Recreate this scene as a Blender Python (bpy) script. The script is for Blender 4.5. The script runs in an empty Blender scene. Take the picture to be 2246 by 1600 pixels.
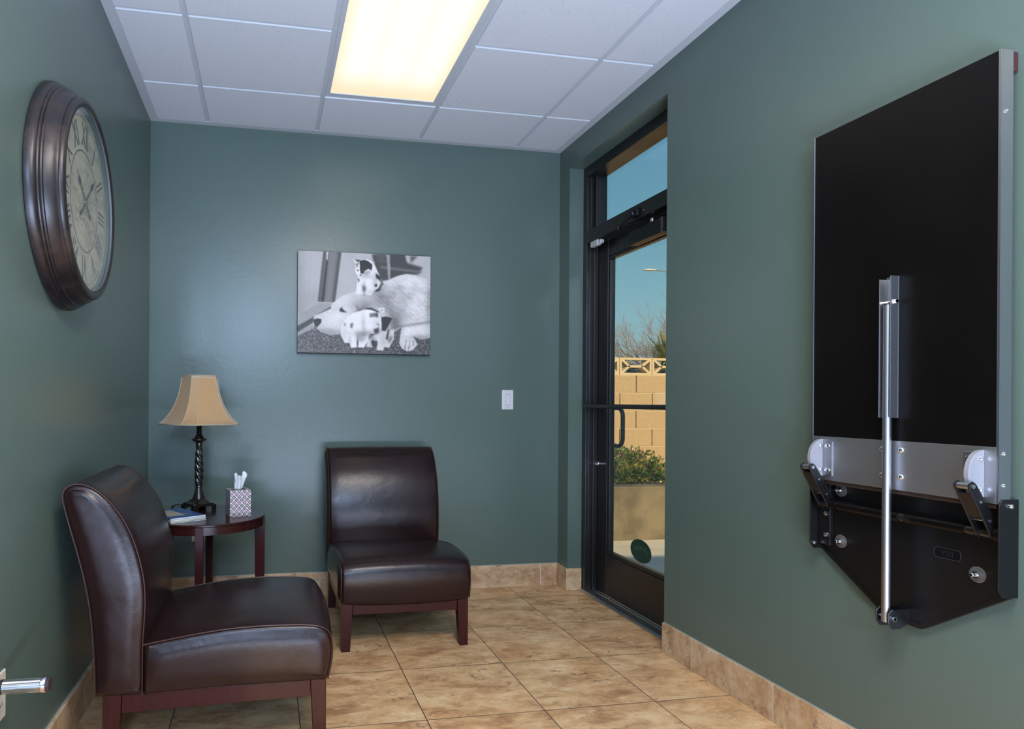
import bpy, bmesh, math, random
import numpy as np
from mathutils import Vector, Matrix
PI = math.pi
random.seed(7)
sc = bpy.context.scene
COL = sc.collection

# ------------------------------------------------------------------ dimensions (metres)
XL, XR, YB, YF, H = -0.6566, 1.7979, 3.875, -2.6, 2.7083   # room: left, right, back, front, ceiling
BB = 0.1345                                                # baseboard height
OY0, OY1, OZ = 2.745, 3.738, 2.565                         # door opening in the right wall
XO = 2.002                                                 # outer face of the right wall

# ------------------------------------------------------------------ materials
def new_mat(name):
    m = bpy.data.materials.new(name); m.use_nodes = True
    nt = m.node_tree
    return m, nt, nt.nodes['Principled BSDF']
def N(nt, typ, **kw):
    n = nt.nodes.new(typ)
    for k, v in kw.items(): setattr(n, k, v)
    return n
def link(nt, a, b): nt.links.new(a, b)
def pbr(name, col, rough=0.5, metal=0.0, spec=0.5, coat=0.0, bump=None, var=0.0, varscale=6.0, aniso=0.0, sheen=0.0, roughvar=0.0):
    m, nt, b = new_mat(name)
    b.inputs['Base Color'].default_value = (*col, 1)
    b.inputs['Roughness'].default_value = rough
    b.inputs['Metallic'].default_value = metal
    b.inputs['Specular IOR Level'].default_value = spec
    b.inputs['Coat Weight'].default_value = coat
    b.inputs['Coat Roughness'].default_value = 0.15
    b.inputs['Anisotropic'].default_value = aniso
    tc = N(nt, 'ShaderNodeTexCoord')
    if var or roughvar:
        nz = N(nt, 'ShaderNodeTexNoise'); nz.inputs['Scale'].default_value = varscale; nz.inputs['Detail'].default_value = 5
        link(nt, tc.outputs['Object'], nz.inputs['Vector'])
        if var:
            mx = N(nt, 'ShaderNodeMix', data_type='RGBA')
            mx.inputs['A'].default_value = (*[c*(1-var) for c in col], 1)
            mx.inputs['B'].default_value = (*[min(1, c*(1+var)) for c in col], 1)
            link(nt, nz.outputs['Fac'], mx.inputs['Factor']); link(nt, mx.outputs['Result'], b.inputs['Base Color'])
        if roughvar:
            mr = N(nt, 'ShaderNodeMapRange'); mr.inputs['From Min'].default_value = .3; mr.inputs['From Max'].default_value = .7
            mr.inputs['To Min'].default_value = rough-roughvar; mr.inputs['To Max'].default_value = rough+roughvar
            link(nt, nz.outputs['Fac'], mr.inputs['Value']); link(nt, mr.outputs['Result'], b.inputs['Roughness'])
    if bump:
        scale, strength, dist = bump
        nb = N(nt, 'ShaderNodeTexNoise'); nb.inputs['Scale'].default_value = scale; nb.inputs['Detail'].default_value = 4
        link(nt, tc.outputs['Object'], nb.inputs['Vector'])
        bp = N(nt, 'ShaderNodeBump'); bp.inputs['Strength'].default_value = strength; bp.inputs['Distance'].default_value = dist
        link(nt, nb.outputs['Fac'], bp.inputs['Height']); link(nt, bp.outputs['Normal'], b.inputs['Normal'])
    return m

M = {}
M['wall'] = pbr('sage_green_paint', (0.094, 0.137, 0.117), 0.30, bump=(38, 0.12, 0.004), var=0.03, varscale=3)
M['trimwhite'] = pbr('white_painted_metal', (0.56, 0.59, 0.62), 0.5)
M['shell'] = pbr('plain_plaster', (0.35, 0.33, 0.30), 0.9)
M['stucco'] = pbr('tan_stucco', (0.46, 0.38, 0.28), 0.9, bump=(60, .4, .01))
M['blackalu'] = pbr('black_anodised_aluminium', (0.010, 0.009, 0.009), 0.33, 0.0, 0.5, roughvar=.05)
M['alu'] = pbr('mill_aluminium', (0.55, 0.55, 0.56), 0.35, 1.0)
M['steel'] = pbr('brushed_steel', (0.43, 0.43, 0.46), 0.38, 1.0)
M['steelband'] = pbr('brushed_steel_band', (0.50, 0.50, 0.52), 0.44, 1.0)
M['chrome'] = pbr('chrome', (0.80, 0.80, 0.84), 0.12, 1.0)
M['polysteel'] = pbr('pale_plastic', (0.25, 0.25, 0.275), 0.4, 0.0)
M['blackpowder'] = pbr('black_powder_coat', (0.0042, 0.0040, 0.0044), 0.40, spec=.38, bump=(300, .08, .001))
M['blacklam'] = pbr('black_laminate', (0.0030, 0.0023, 0.0021), 0.34, spec=.20, var=.3, varscale=4, roughvar=.03)
M['rubber'] = pbr('black_rubber', (0.012, 0.012, 0.013), 0.6)
M['maroon'] = pbr('dark_red_rubber', (0.05, 0.012, 0.014), 0.6)
M['washer'] = pbr('clear_nylon_washer', (0.085, 0.085, 0.09), 0.3)
M['whiteplastic'] = pbr('white_plastic', (0.62, 0.62, 0.63), 0.3)
M['greyplastic'] = pbr('grey_plastic', (0.30, 0.30, 0.31), 0.4)
M['ivory'] = pbr('ivory_plastic', (0.66, 0.63, 0.56), 0.3)
M['wood'] = None
M['shadow_gap'] = pbr('dark_gap', (0.01, 0.01, 0.01), 0.9)

def wood(name, c1, c2, rough, scale=(3, 3, 40)):
    m, nt, b = new_mat(name)
    tc = N(nt, 'ShaderNodeTexCoord'); mp = N(nt, 'ShaderNodeMapping'); mp.inputs['Scale'].default_value = scale
    nz = N(nt, 'ShaderNodeTexNoise'); nz.inputs['Scale'].default_value = 2.2; nz.inputs['Detail'].default_value = 6; nz.inputs['Distortion'].default_value = .6
    mx = N(nt, 'ShaderNodeMix', data_type='RGBA'); mx.inputs['A'].default_value = (*c1, 1); mx.inputs['B'].default_value = (*c2, 1)
    link(nt, tc.outputs['Object'], mp.inputs['Vector']); link(nt, mp.outputs['Vector'], nz.inputs['Vector'])
    link(nt, nz.outputs['Fac'], mx.inputs['Factor']); link(nt, mx.outputs['Result'], b.inputs['Base Color'])
    b.inputs['Roughness'].default_value = rough; b.inputs['Coat Weight'].default_value = .05; b.inputs['Coat Roughness'].default_value = .2; b.inputs['Specular IOR Level'].default_value = .28
    return m
M['wood'] = wood('mahogany_stain', (0.018, 0.0030, 0.0032), (0.058, 0.0085, 0.0085), 0.36, (30, 30, 3))
M['tablewood'] = wood('espresso_mahogany', (0.018, 0.0042, 0.0040), (0.042, 0.0090, 0.0080), 0.22, (3, 26, 3))

def leather():
    m, nt, b = new_mat('dark_brown_leather')
    tc = N(nt, 'ShaderNodeTexCoord')
    nz = N(nt, 'ShaderNodeTexNoise'); nz.inputs['Scale'].default_value = 5; nz.inputs['Detail'].default_value = 6
    mx = N(nt, 'ShaderNodeMix', data_type='RGBA'); mx.inputs['A'].default_value = (0.0095, 0.0030, 0.0034, 1); mx.inputs['B'].default_value = (0.021, 0.0062, 0.0068, 1)
    link(nt, tc.outputs['Object'], nz.inputs['Vector']); link(nt, nz.outputs['Fac'], mx.inputs['Factor']); link(nt, mx.outputs['Result'], b.inputs['Base Color'])
    # grain and soft creases
    vo = N(nt, 'ShaderNodeTexVoronoi', feature='DISTANCE_TO_EDGE'); vo.inputs['Scale'].default_value = 260
    cr = N(nt, 'ShaderNodeTexNoise'); cr.inputs['Scale'].default_value = 34; cr.inputs['Detail'].default_value = 8; cr.inputs['Roughness'].default_value = .72; cr.inputs['Distortion'].default_value = 1.6
    lo = N(nt, 'ShaderNodeTexNoise'); lo.inputs['Scale'].default_value = 7; lo.inputs['Detail'].default_value = 2
    for n in (vo, cr, lo): link(nt, tc.outputs['Object'], n.inputs['Vector'])
    b1 = N(nt, 'ShaderNodeBump'); b1.inputs['Strength'].default_value = .12; b1.inputs['Distance'].default_value = .001
    b2 = N(nt, 'ShaderNodeBump'); b2.inputs['Strength'].default_value = .20; b2.inputs['Distance'].default_value = .003
    b3 = N(nt, 'ShaderNodeBump'); b3.inputs['Strength'].default_value = .14; b3.inputs['Distance'].default_value = .02
    link(nt, vo.outputs['Distance'], b1.inputs['Height']); link(nt, cr.outputs['Fac'], b2.inputs['Height']); link(nt, lo.outputs['Fac'], b3.inputs['Height'])
    link(nt, b1.outputs['Normal'], b2.inputs['Normal']); link(nt, b2.outputs['Normal'], b3.inputs['Normal']); link(nt, b3.outputs['Normal'], b.inputs['Normal'])
    b.inputs['Roughness'].default_value = .26; b.inputs['Specular IOR Level'].default_value = .44
    return m
M['leather'] = leather()
M['piping'] = pbr('reddish_brown_piping', (0.040, 0.014, 0.012), 0.42)

def travertine(name, plane, bw, bh, ox, oy, mortar=0.004, grout=(0.07, 0.05, 0.04), tint=(1, 1, 1)):
    """stone-look tile; plane picks the two position axes the joints run along"""
    m, nt, b = new_mat(name)
    geo = N(nt, 'ShaderNodeNewGeometry'); sep = N(nt, 'ShaderNodeSeparateXYZ'); link(nt, geo.outputs['Position'], sep.inputs['Vector'])
    cmb = N(nt, 'ShaderNodeCombineXYZ')
    for i, (ax, off) in enumerate(zip(plane, (ox, oy))):
        s = N(nt, 'ShaderNodeMath', operation='SUBTRACT'); link(nt, sep.outputs[ax], s.inputs[0]); s.inputs[1].default_value = off
        link(nt, s.outputs[0], cmb.inputs[i])
    br = N(nt, 'ShaderNodeTexBrick'); br.offset = 0; br.squash = 1
    br.inputs['Scale'].default_value = 1; br.inputs['Mortar Size'].default_value = mortar/2; br.inputs['Mortar Smooth'].default_value = .1
    br.inputs['Brick Width'].default_value = bw; br.inputs['Row Height'].default_value = bh; br.inputs['Bias'].default_value = 0
    br.inputs['Color1'].default_value = (0, 0, 0, 1); br.inputs['Color2'].default_value = (1, 1, 1, 1); br.inputs['Mortar'].default_value = (.5, .5, .5, 1)
    link(nt, cmb.outputs[0], br.inputs['Vector'])
    # every tile gets its own slab of stone
    sc_ = N(nt, 'ShaderNodeVectorMath', operation='SCALE'); sc_.inputs['Scale'].default_value = 9.0
    link(nt, br.outputs['Color'], sc_.inputs[0])
    ad = N(nt, 'ShaderNodeVectorMath', operation='ADD'); link(nt, geo.outputs['Position'], ad.inputs[0]); link(nt, sc_.outputs[0], ad.inputs[1])
    mp = N(nt, 'ShaderNodeMapping'); mp.inputs['Scale'].default_value = (0.85, 1.55, 1.2); link(nt, ad.outputs[0], mp.inputs['Vector'])
    def noise(scale, detail, rough, dist):
        n = N(nt, 'ShaderNodeTexNoise'); n.inputs['Scale'].default_value = scale; n.inputs['Detail'].default_value = detail; n.inputs['Roughness'].default_value = rough; n.inputs['Distortion'].default_value = dist
        link(nt, mp.outputs['Vector'], n.inputs['Vector']); return n
    n1 = noise(6.5, 12, .70, .25); n2 = noise(24, 12, .74, .5); n3 = noise(4.5, 5, .6, .2); n5 = noise(2.2, 3, .5, 0)
    r1 = N(nt, 'ShaderNodeValToRGB'); e = r1.color_ramp.elements
    t = tint
    def c(r, g, bl): return (r*t[0], g*t[1], bl*t[2], 1)
    e[0].position = .34; e[0].color = c(.36, .195, .090); e[1].position = .70; e[1].color = c(.80, .59, .355)
    k = e.new(.45); k.color = c(.54, .322, .158); k = e.new(.55); k.color = c(.67, .438, .228)
    link(nt, n1.outputs['Fac'], r1.inputs['Fac'])
    # slow drift between sandy and rosy stone
    r5 = N(nt, 'ShaderNodeMapRange'); r5.inputs['From Min'].default_value = .35; r5.inputs['From Max'].default_value = .65; r5.inputs['To Max'].default_value = .45; link(nt, n5.outputs['Fac'], r5.inputs['Value'])
    m0 = N(nt, 'ShaderNodeMix', data_type='RGBA', blend_type='MULTIPLY'); link(nt, r5.outputs[0], m0.inputs['Factor']); link(nt, r1.outputs['Color'], m0.inputs['A']); m0.inputs['B'].default_value = (1.0, .84, .70, 1)
    # dark speckled pitting, only in patches
    r2 = N(nt, 'ShaderNodeMapRange'); r2.inputs['From Min'].default_value = .53; r2.inputs['From Max'].default_value = .60; link(nt, n2.outputs['Fac'], r2.inputs['Value'])
    r3 = N(nt, 'ShaderNodeMapRange'); r3.inputs['From Min'].default_value = .47; r3.inputs['From Max'].default_value = .60; r3.inputs['To Max'].default_value = .80; link(nt, n3.outputs['Fac'], r3.inputs['Value'])
    mu = N(nt, 'ShaderNodeMath', operation='MULTIPLY'); link(nt, r2.outputs[0], mu.inputs[0]); link(nt, r3.outputs[0], mu.inputs[1])
    m1 = N(nt, 'ShaderNodeMix', data_type='RGBA'); link(nt, mu.outputs[0], m1.inputs['Factor']); link(nt, m0.outputs['Result'], m1.inputs['A']); m1.inputs['B'].default_value = c(.21, .115, .065)
    # pale flecks in other patches
    r4 = N(nt, 'ShaderNodeMapRange'); r4.inputs['From Min'].default_value = .455; r4.inputs['From Max'].default_value = .39; link(nt, n2.outputs['Fac'], r4.inputs['Value'])
    r6 = N(nt, 'ShaderNodeMapRange'); r6.inputs['From Min'].default_value = .54; r6.inputs['From Max'].default_value = .42; r6.inputs['To Max'].default_value = .55; link(nt, n3.outputs['Fac'], r6.inputs['Value'])
    m4 = N(nt, 'ShaderNodeMath', operation='MULTIPLY'); link(nt, r4.outputs[0], m4.inputs[0]); link(nt, r6.outputs[0], m4.inputs[1])
    m3 = N(nt, 'ShaderNodeMix', data_type='RGBA'); link(nt, m4.outputs[0], m3.inputs['Factor']); link(nt, m1.outputs['Result'], m3.inputs['A']); m3.inputs['B'].default_value = c(.82, .66, .46)
    m2 = N(nt, 'ShaderNodeMix', data_type='RGBA'); link(nt, br.outputs['Fac'], m2.inputs['Factor']); link(nt, m3.outputs['Result'], m2.inputs['A']); m2.inputs['B'].default_value = (*grout, 1)
    link(nt, m2.outputs['Result'], b.inputs['Base Color'])
    inv = N(nt, 'ShaderNodeMath', operation='MULTIPLY_ADD'); link(nt, br.outputs['Fac'], inv.inputs[0]); inv.inputs[1].default_value = -3; link(nt, n2.outputs['Fac'], inv.inputs[2])
    bp = N(nt, 'ShaderNodeBump'); bp.inputs['Strength'].default_value = .25; bp.inputs['Distance'].default_value = .002
    link(nt, inv.outputs[0], bp.inputs['Height']); link(nt, bp.outputs['Normal'], b.inputs['Normal'])
    b.inputs['Roughness'].default_value = .42; b.inputs['Specular IOR Level'].default_value = .4
    return m
TILE = 0.4487
M['floor'] = travertine('travertine_floor_tile', ('X', 'Y'), TILE, TILE, 1.0171-8*TILE, 3.6357-20*TILE, 0.0040)
BT = (0.92, 1.02, 1.22)
M['bb_x'] = travertine('travertine_base_along_x', ('X', 'Z'), .4575, 1.0, 1.68-8*.4575, -.5, 0.005, (.62, .54, .46), BT)
M['bb_yr'] = travertine('travertine_base_right', ('Y', 'Z'), .4605, 1.0, 2.070-12*.4605, -.5, 0.005, (.62, .54, .46), BT)
M['bb_yl'] = travertine('travertine_base_left', ('Y', 'Z'), .4605, 1.0, 2.528-12*.4605, -.5, 0.005, (.62, .54, .46), BT)

def acoustic():
    m, nt, b = new_mat('acoustic_ceiling_tile')
    tc = N(nt, 'ShaderNodeTexCoord')
    vo = N(nt, 'ShaderNodeTexVoronoi'); vo.inputs['Scale'].default_value = 85; vo.inputs['Randomness'].default_value = 1
    nz = N(nt, 'ShaderNodeTexNoise'); nz.inputs['Scale'].default_value = 5; nz.inputs['Detail'].default_value = 3
    fi = N(nt, 'ShaderNodeTexNoise'); fi.inputs['Scale'].default_value = 260; fi.inputs['Detail'].default_value = 3
    for n in (vo, nz, fi): link(nt, tc.outputs['Object'], n.inputs['Vector'])
    th = N(nt, 'ShaderNodeMapRange'); th.inputs['From Min'].default_value = .11; th.inputs['From Max'].default_value = .18; link(nt, vo.outputs['Distance'], th.inputs['Value'])
    gate = N(nt, 'ShaderNodeSeparateColor'); link(nt, vo.outputs['Color'], gate.inputs[0])
    gt = N(nt, 'ShaderNodeMath', operation='LESS_THAN'); link(nt, gate.outputs[0], gt.inputs[0]); gt.inputs[1].default_value = .55
    mx_ = N(nt, 'ShaderNodeMath', operation='MAXIMUM'); link(nt, th.outputs[0], mx_.inputs[0]); link(nt, gt.outputs[0], mx_.inputs[1])
    col = N(nt, 'ShaderNodeMix', data_type='RGBA'); col.inputs['A'].default_value = (.36, .37, .39, 1); col.inputs['B'].default_value = (.70, .72, .75, 1)
    link(nt, mx_.outputs[0], col.inputs['Factor']); link(nt, col.outputs['Result'], b.inputs['Base Color'])
    bp = N(nt, 'ShaderNodeBump'); bp.inputs['Strength'].default_value = .18; bp.inputs['Distance'].default_value = .002; link(nt, fi.outputs['Fac'], bp.inputs['Height'])
    link(nt, bp.outputs['Normal'], b.inputs['Normal']); b.inputs['Roughness'].default_value = .85
    return m
M['ceil'] = acoustic()

def glass(name, tint, rough=0.0):
    m, nt, b = new_mat(name)
    out = nt.nodes['Material Output']
    tr = N(nt, 'ShaderNodeBsdfTransparent'); tr.inputs['Color'].default_value = (*tint, 1)
    gl = N(nt, 'ShaderNodeBsdfGlossy'); gl.inputs['Roughness'].default_value = rough; gl.inputs['Color'].default_value = (1, 1, 1, 1)
    fr = N(nt, 'ShaderNodeFresnel'); geo = N(nt, 'ShaderNodeNewGeometry'); io = N(nt, 'ShaderNodeMapRange')
    io.inputs['To Min'].default_value = 1.45; io.inputs['To Max'].default_value = 1/1.45        # same reflectance at both faces of the thin pane
    link(nt, geo.outputs['Backfacing'], io.inputs['Value']); link(nt, io.outputs[0], fr.inputs['IOR'])
    mi = N(nt, 'ShaderNodeMixShader'); link(nt, fr.outputs[0], mi.inputs[0]); link(nt, tr.outputs[0], mi.inputs[1]); link(nt, gl.outputs[0], mi.inputs[2])
    link(nt, mi.outputs[0], out.inputs['Surface'])
    return m
M['glass'] = glass('tinted_door_glass', (.86, .90, .89))
M['clockglass'] = glass('clock_glass', (.95, .96, .96), .02)

# ------------------------------------------------------------------ mesh builder
class MB:
    def __init__(s): s.v = []; s.f = []; s.uv = {}
    def add(s, vs, fs):
        o = len(s.v); s.v += [tuple(v) for v in vs]; s.f += [tuple(i+o for i in f) for f in fs]; return s
    def box(s, a, b):
        (x0, y0, z0), (x1, y1, z1) = a, b
        x0, x1 = min(x0, x1), max(x0, x1); y0, y1 = min(y0, y1), max(y0, y1); z0, z1 = min(z0, z1), max(z0, z1)
        return s.add([(x0,y0,z0),(x1,y0,z0),(x1,y1,z0),(x0,y1,z0),(x0,y0,z1),(x1,y0,z1),(x1,y1,z1),(x0,y1,z1)],
                     [(0,3,2,1),(4,5,6,7),(0,1,5,4),(1,2,6,5),(2,3,7,6),(3,0,4,7)])
    def hexa(s, bot, top):
        """bottom and top quads, both counter-clockwise from above"""
        return s.add(list(bot)+list(top), [(3,2,1,0),(4,5,6,7),(0,1,5,4),(1,2,6,5),(2,3,7,6),(3,0,4,7)])
    def prism(s, poly, fn, d0, d1):
        """poly of 2-D points; fn(a, b, d) -> 3-D"""
        n = len(poly)
        vs = [fn(a, b, d0) for a, b in poly] + [fn(a, b, d1) for a, b in poly]
        fs = [tuple(range(n))[::-1], tuple(range(n, 2*n))] + [(i, (i+1) % n, n+(i+1) % n, n+i) for i in range(n)]
        return s.add(vs, fs)
    def rings(s, rings, cap0=True, cap1=True, closed=True):
        n = len(rings[0]); vs = [p for r in rings for p in r]; fs = []
        for k in range(len(rings)-1):
            for i in range(n if closed else n-1):
                j = (i+1) % n
                fs.append((k*n+i, k*n+j, (k+1)*n+j, (k+1)*n+i))
        if cap0: fs.append(tuple(range(n))[::-1])
        if cap1: fs.append(tuple((len(rings)-1)*n+i for i in range(n)))
        return s.add(vs, fs)
    def cyl(s, p0, p1, r0, r1=None, n=20):
        return s.tube([p0, p1], [r0, r0 if r1 is None else r1], n)
    def tube(s, path, r, n=10, cap=True):
        P = [Vector(p) for p in path]
        R = r if isinstance(r, (list, tuple)) else [r]*len(P)
        rings = []; up = None
        for i, p in enumerate(P):
            t = (P[min(i+1, len(P)-1)]-P[max(i-1, 0)]).normalized()
            if up is None:
                up = Vector((0, 0, 1)) if abs(t.z) < .9 else Vector((0, 1, 0))
            u = t.cross(up).normalized(); w = u.cross(t).normalized(); up = w
            rings.append([p+(u*math.cos(2*PI*k/n)+w*math.sin(2*PI*k/n))*R[i] for k in range(n)])
        return s.rings(rings, cap, cap)
    def lathe(s, prof, fn, n=48, cap0=True, cap1=True):
        """prof of (radius, h); fn(radius, angle, h) -> 3-D"""
        return s.rings([[fn(r, 2*PI*k/n, h) for k in range(n)] for r, h in prof], cap0, cap1)
    def sphere(s, c, r, n=12, sq=(1, 1, 1)):
        c = Vector(c)
        rg = [[(c.x+r*sq[0]*math.cos(2*PI*k/n)*math.sin(a), c.y+r*sq[1]*math.sin(2*PI*k/n)*math.sin(a), c.z+r*sq[2]*math.cos(a)) for k in range(n)]
              for a in [PI*(j+.25)/(n//2+.0) for j in range(n//2)]]
        return s.rings(rg[::-1], True, True)
    def build(s, name, mat, parent=None, rel=(0, 0, 0), smooth=40, bevel=0, bseg=2, fix=True):
        me = bpy.data.meshes.new(name)
        r = Vector(rel)
        me.from_pydata([tuple(Vector(v)-r) for v in s.v], [], s.f)
        if fix:
            bm = bmesh.new(); bm.from_mesh(me); bmesh.ops.recalc_face_normals(bm, faces=bm.faces); bm.to_mesh(me); bm.free()
        me.materials.append(M[mat] if isinstance(mat, str) else mat)
        if smooth:
            me.polygons.foreach_set('use_smooth', [True]*len(me.polygons)); me.set_sharp_from_angle(angle=math.radians(smooth))
        me.update()
        o = bpy.data.objects.new(name, me); COL.objects.link(o)
        if parent: o.parent = parent
        else: o.location = r
        if bevel:
            md = o.modifiers.new('Bevel', 'BEVEL'); md.width = bevel; md.segments = bseg; md.limit_method = 'ANGLE'; md.angle_limit = math.radians(35)
        return o

def build_each(mb, name, mat, parent=None, rel=(0, 0, 0), **kw):
    """one object per separate piece collected in the builder"""
    par = list(range(len(mb.v)))
    def find(i):
        while par[i] != i: par[i] = par[par[i]]; i = par[i]
        return i
    for f in mb.f:
        for i in f[1:]: par[find(i)] = find(f[0])
    groups = {}
    for f in mb.f: groups.setdefault(find(f[0]), []).append(f)
    out = []
    for fs in groups.values():
        ids = sorted({i for f in fs for i in f}); mp = {i: k for k, i in enumerate(ids)}
        m = MB(); m.add([mb.v[i] for i in ids], [tuple(mp[i] for i in f) for f in fs]); out.append(m.build(name, mat, parent, rel, **kw))
    return out

def thing(name, label, cat, loc=(0, 0, 0), rz=0, group=None):
    o = bpy.data.objects.new(name, None); COL.objects.link(o); o.empty_display_size = .05
    o.location = loc; o.rotation_euler = (0, 0, rz); o['label'] = label; o['category'] = cat
    if group: o['group'] = group
    return o
def tag(o, label, cat, group=None):
    o['label'] = label; o['category'] = cat
    if group: o['group'] = group
    return o
def struct(o): o['kind'] = 'structure'; return o
def text_mb(body, size, fn, depth=.001):
    """outline of a line of text as a mesh, mapped by fn(a, b, d)"""
    cu = bpy.data.curves.new('text', 'FONT'); cu.body = body; cu.size = size; cu.align_x = 'CENTER'; cu.align_y = 'CENTER'; cu.extrude = depth/2; cu.resolution_u = 3
    ob = bpy.data.objects.new('text', cu); COL.objects.link(ob)
    dg = bpy.context.evaluated_depsgraph_get(); me = bpy.data.meshes.new_from_object(ob.evaluated_get(dg))
    mb = MB(); mb.add([fn(v.co.x, v.co.y, v.co.z) for v in me.vertices], [tuple(p.vertices) for p in me.polygons])
    bpy.data.objects.remove(ob); bpy.data.curves.remove(cu); bpy.data.meshes.remove(me)
    return mb

# ------------------------------------------------------------------ room shell
def room():
    T = .2
    struct(MB().box((XL-T, YF-T, -.2), (XR, YB+T, 0)).box((XR, OY0, -.2), (XO, OY1, -.002)).build('floor', 'floor', smooth=0))
    struct(MB().box((XL-T, YF-T, 0), (XL, YB+T, H+.25)).build('wall_left', 'wall', smooth=0))
    struct(MB().box((XL, YB, 0), (XR, YB+T, H+.25)).build('wall_back', 'wall', smooth=0))
    # right wall: two runs, the header over the doorway and the plastered reveals
    w = MB()
    w.box((XR, YF-T, 0), (XO-.02, OY0, H+.25)); w.box((XR, OY1, 0), (XO-.02, YB+T, H+.25)); w.box((XR, OY0, OZ), (XO-.02, OY1, H+.25))
    struct(w.build('wall_right', 'wall', smooth=0))
    w = MB()
    w.box((XO-.02, YF-T, -.2), (XO, OY0, 3.25)); w.box((XO-.02, OY1, -.2), (XO, YB+T, 3.25)); w.box((XO-.02, OY0, OZ), (XO, OY1, 3.25))
    struct(w.build('wall_outside', 'stucco', smooth=0))
    # front wall behind the viewer with a tall window added for the light
    wx0, wx1, wz0, wz1 = -.50, 1.15, .55, 2.55
    w = MB()
    w.box((XL, YF-T, 0), (wx0, YF, H+.25)); w.box((wx1, YF-T, 0), (XR, YF, H+.25)); w.box((wx0, YF-T, 0), (wx1, YF, wz0)); w.box((wx0, YF-T, wz1), (wx1, YF, H+.25))
    struct(w.build('wall_front', 'wall', smooth=0))
    f = MB(); d0, d1 = YF-.12, YF-.06
    f.box((wx0, d0, wz0), (wx0+.05, d1, wz1)); f.box((wx1-.05, d0, wz0), (wx1, d1, wz1)); f.box((wx0+.05, d0, wz0), (wx1-.05, d1, wz0+.05)); f.box((wx0+.05, d0, wz1-.05), (wx1-.05, d1, wz1))
    wo = struct(f.build('added_window_1', 'blackalu', smooth=0))
    MB().box((wx0+.05, YF-.095, wz0+.05), (wx1-.05, YF-.089, wz1-.05)).build('pane', 'glass', wo, smooth=0)
    # ceiling: acoustic panels in a white tee grid
    tees_x = [-.3408+.6096*k for k in range(4)]; tees_y = [YB-.4887-.6096*k for k in range(11)]
    xs = [XL]+tees_x+[XR]; ys = [YB]+[y for y in tees_y if y > YF+.05]+[YF]
    c = MB(); g = MB(); e = .012; up = .007
    for i in range(len(xs)-1):
        for j in range(len(ys)-1):
            if i == 2 and j in (1, 2): continue                      # the light fixture sits here
            c.box((xs[i]+(.012 if i else .0465), ys[j+1]+.012, H-.003), (xs[i+1]-(.012 if i < 4 else .0465), ys[j]-(.012 if j else .0465), H+.03))
    c.box((XL-.2, YF-.2, H+.26), (XO, YB+.2, 3.05))
    struct(c.build('ceiling', 'ceil', smooth=0))
    for x in tees_x: g.box((x-e-.001, YF, H+.003), (x+e+.001, YB, H+.009))
    for y in tees_y:
        if y < YF+.05: continue
        for i in range(len(xs)-1):
            if i == 2 and abs(y-tees_y[1]) < .01: continue
            g.box((xs[i]+(e+.001 if i else 0), y-e-.001, H+.0035), (xs[i+1]-(e+.001 if i < 4 else 0), y+e+.001, H+.009))
    struct(g.build('trim_1', 'trimwhite', smooth=0, bevel=.0012, bseg=1))
    a = MB(); w_ = .046
    a.box((XL, YF+w_, H), (XL+w_, YB-w_, H+.003)); a.box((XR-w_, YF+w_, H), (XR, YB-w_, H+.003)); a.box((XL, YB-w_, H), (XR, YB, H+.003)); a.box((XL, YF, H), (XR, YF+w_, H+.003))
    a.box((XL, YF+w_, H+.003), (XL+.0015, YB-w_, H+.03)); a.box((XR-.0015, YF+w_, H+.003), (XR, YB-w_, H+.03)); a.box((XL, YB-.0015, H+.003), (XR, YB, H+.03))
    struct(a.build('trim_2', 'trimwhite', smooth=0))
    # tiled baseboards with a pale edge strip
    t = .0115
    struct(MB().box((XL, YB-t, 0), (XR, YB, BB)).build('baseboard_back', 'bb_x', smooth=0, bevel=.0015))
    struct(MB().box((XL, YF, 0), (XL+t, YB-t, BB)).build('baseboard_left', 'bb_yl', smooth=0, bevel=.0015))
    struct(MB().box((XR-t, YF, 0), (XR, OY0-.0, BB)).build('baseboard_right', 'bb_yr', smooth=0, bevel=.0015))
    b = MB(); b.box((XR-t, OY1-t, 0), (XR, YB-t, BB)); b.box((XR, OY1-t, 0), (1.886, OY1, BB))
    struct(b.build('baseboard_doorway', 'bb_x', smooth=0, bevel=.0015))
    k = MB()
    k.box((XR-.0035, YF, BB), (XR, OY0, BB+.003)); k.box((XL, YF, BB), (XL+.0035, YB, BB+.003)); k.box((XL, YB-.0035, BB), (XR, YB, BB+.003))
    struct(k.build('trim_3', pbr('pale_caulk', (.34, .36, .33), .6), smooth=0))
    # aluminium threshold
    s = MB()
    s.prism([(1.872, 0), (1.872, .004), (1.886, .011), (1.930, .0115), (1.932, .009), (1.936, .009), (1.938, .0125), (1.952, .0125), (1.954, .009), (1.958, .009), (1.96, .0125), (XO, .010), (XO, 0)], lambda a_, b_, d: (a_, d, b_), OY0+.001, OY1-.0125)
    struct(s.build('trim_4', 'alu', smooth=0))
room()

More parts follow.
